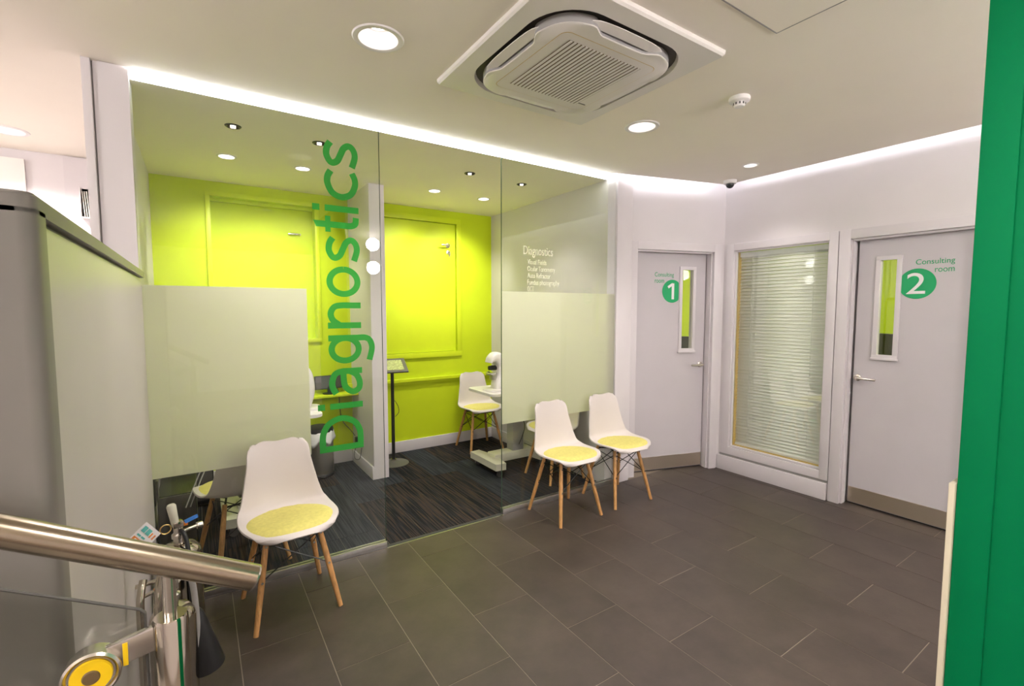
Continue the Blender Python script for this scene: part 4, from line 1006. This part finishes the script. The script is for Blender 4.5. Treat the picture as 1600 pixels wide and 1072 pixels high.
mesh('hose', tube(bmesh.new(), smooth_path([(.015, 0, h + .078), (.040, .004, h + .100), (.062, .004, h + .06), (.070, 0, h - .10), (.062, 0, h - .22), (.066, 0, h - .25)], 6), .010, 12), 'greyplastic', B, True)
mesh('horn', xform(tube(bmesh.new(), [(0, 0, .0), (0, 0, -.02), (0, 0, -.06), (0, 0, -.235), (0, 0, -.24)], [.014, .024, .032, .057, .057], 28), Matrix.Translation((.068, .03, h - .06)) @ Matrix.Rotation(R(-8), 4, 'Y')), 'black', B, True)
# chrome stand with sign card
S = thing('extinguisher_stand', 'chrome tube stand carrying the extinguisher sign beside the grey stair wall', 'stand', (-.135, 1.74, 0))
bm = bmesh.new()
for x in (-.042, .0): tube(bm, smooth_path([(x, 0, .012), (x, 0, .40), (x, 0, .60), (x + .003, .01, .65), (x + .008, .03, .68)], 6), .0105, 14)
mesh('uprights', bm, 'chrome', S, True)
mesh('foot_plate', prism(bmesh.new(), rr(.065, .12, .03), 0, .012), 'satin', S, True)
bm = bmesh.new(); tube(bm, smooth_path([(.0, 0, .60), (.02, .02, .70), (.035, .05, .74), (.04, .09, .70)], 6), .012, 12); mesh('hook', bm, 'chrome', S, True)

CM = Matrix.Rotation(R(-32), 4, 'X') @ Matrix.Rotation(R(-24), 4, 'Z') @ Matrix.Rotation(R(0), 4, 'Y')
CM = Matrix.Translation((-.040, .03, .800)) @ Matrix.Rotation(R(10), 4, 'Z') @ Matrix.Rotation(R(55), 4, 'Y') @ Matrix.Scale(.85, 4) @ Matrix.Rotation(R(-18), 4, 'X')
bm = bx(bmesh.new(), (-.034, -.0015, -.045), (.034, .0015, .060)); sg = mesh('sign_card', xform(bm, CM), 'sign_white', S)
bm = bx(bmesh.new(), (-.030, -.0025, -.040), (.030, -.0015, .008)); mesh('orange_panel', xform(bm, CM), 'orange', sg)
bm = bmesh.new()
for k, (x, z) in enumerate(((-.027, .030), (-.009, .030))):
    bx(bm, (x, -.0025, z), (x + .015, -.0015, z + .020))
    bx(bm, (x, -.0025, z - .016), (x + .015, -.0015, z - .010))
mesh('teal_pictogram', xform(bm, CM), 'teal', sg)
bm = bmesh.new()
for x in (.010, .022): bx(bm, (x, -.0025, .028), (x + .005, -.0015, .045))
mesh('flame_pictogram', xform(bm, CM), 'orange', sg)
bm = bmesh.new()
for x, z in ((-.022, -.006), (-.004, -.012), (.012, -.005), (-.018, -.030), (.002, -.032)): bx(bm, (x, -.0030, z), (x + .009, -.0024, z + .010))
mesh('white_pictogram', xform(bm, CM), 'sign_white', sg)
mesh('stem', xform(tube(bmesh.new(), [(0, .004, -.11), (0, .004, -.03)], .004, 8), CM), 'chrome', sg, True)

# ------------------------------------------------------------------ green wall beside the viewer
gw = struct('wall_green')
box('wall_piece', (1.278, -.60, 0), (1.40, .226, ZC), 'green', gw)
box('end_stile', (1.270, .226, 0), (1.40, .280, ZC), 'green', gw, .003)
o = box('trim_5', (1.262, .2805, 0), (1.42, .2905, 1.148), 'beige_edge', None, .001); o['kind'] = 'structure'

# ------------------------------------------------------------------ shop beyond the stair wall
t = thing('magazine_rack', 'white wall rack holding magazines in the shop beyond the corner post', 'magazine rack', (-.610, 4.62, 2.17))
box('back_plate', (-.055, .02, -.01), (.055, .035, .205), 'white_plastic', t); box('tray', (-.055, -.05, -.012), (.055, .02, -.004), 'white_plastic', t)
box('side_plate', (-.058, -.05, -.012), (-.055, .035, .205), 'white_plastic', t)
for k in range(4):
    o = mesh('magazine', bx(bmesh.new(), (-.04 + .012 * k, -.035, 0), (-.036 + .012 * k, .018, .18)), 'paper', None, loc=(-.610, 4.62, 2.1715), rot=(0, R(-3), 0))
    tag(o, ['leftmost', 'second', 'third', 'rightmost'][k] + ' magazine in the white wall rack beyond the corner post', 'magazine', 'magazines in the wall rack')
t = thing('wall_panel', 'large white panel fixed on the shop wall above the stair wall', 'panel', (-1.35, 4.655, 0))
box('panel_face', (-.8, -.02, 1.2), (.395, 0, 2.535), 'wood_frame', t, .003)
o = box('trim_6', (-.757, 4.64, 0), (-.385, 4.66, 2.59), 'trim'); o['kind'] = 'structure'

# dark items seen through the door glass
t = thing('office_chair', 'dark mesh-backed office chair seen through the glass of consulting door two', 'chair', (5.40, 1.86, 0), R(60))
box('backrest', (-.24, -.02, .60), (.24, .03, 1.28), 'black', t, .02); box('seat', (-.24, -.45, .44), (.24, .0, .52), 'black', t, .02)
mesh('gas_lift', tube(bmesh.new(), [(0, -.22, .08), (0, -.22, .45)], .03, 12), 'darkgrey', t, True)
bm = bmesh.new()
for i in range(5): a = 2 * PI * i / 5; tube(bm, [(0, -.22, .08), (.28 * math.cos(a), -.22 + .28 * math.sin(a), .03)], .025, 8)
mesh('star_base', bm, 'darkgrey', t, True)
box('back_bracket', (-.03, -.2, .40), (.03, .05, .45), 'darkgrey', t); box('back_stem', (-.03, .03, .40), (.03, .05, .75), 'darkgrey', t)

t = thing('office_desk', 'pale office desk glimpsed through the glass of consulting door one', 'desk', (5.75, 3.95, 0), R(-30))
box('desk_top', (-.6, -.35, .71), (.6, .35, .735), 'white_plastic', t, .003)
for x in (-.55, .55):
    for y in (-.3, .3): box('leg', (x - .02, y - .02, 0), (x + .02, y + .02, .71), 'alu', t)
t = thing('desk_monitor', 'dark monitor glimpsed at the bottom of the glass in consulting door one', 'monitor', (5.66, 3.98, .735), R(-50))
box('screen_housing', (-.24, -.015, .08), (.24, .02, .40), 'black', t, .006); box('neck', (-.03, .0, .01), (.03, .03, .10), 'greyplastic', t); box('foot', (-.12, -.09, 0), (.12, .09, .012), 'greyplastic', t, .003)
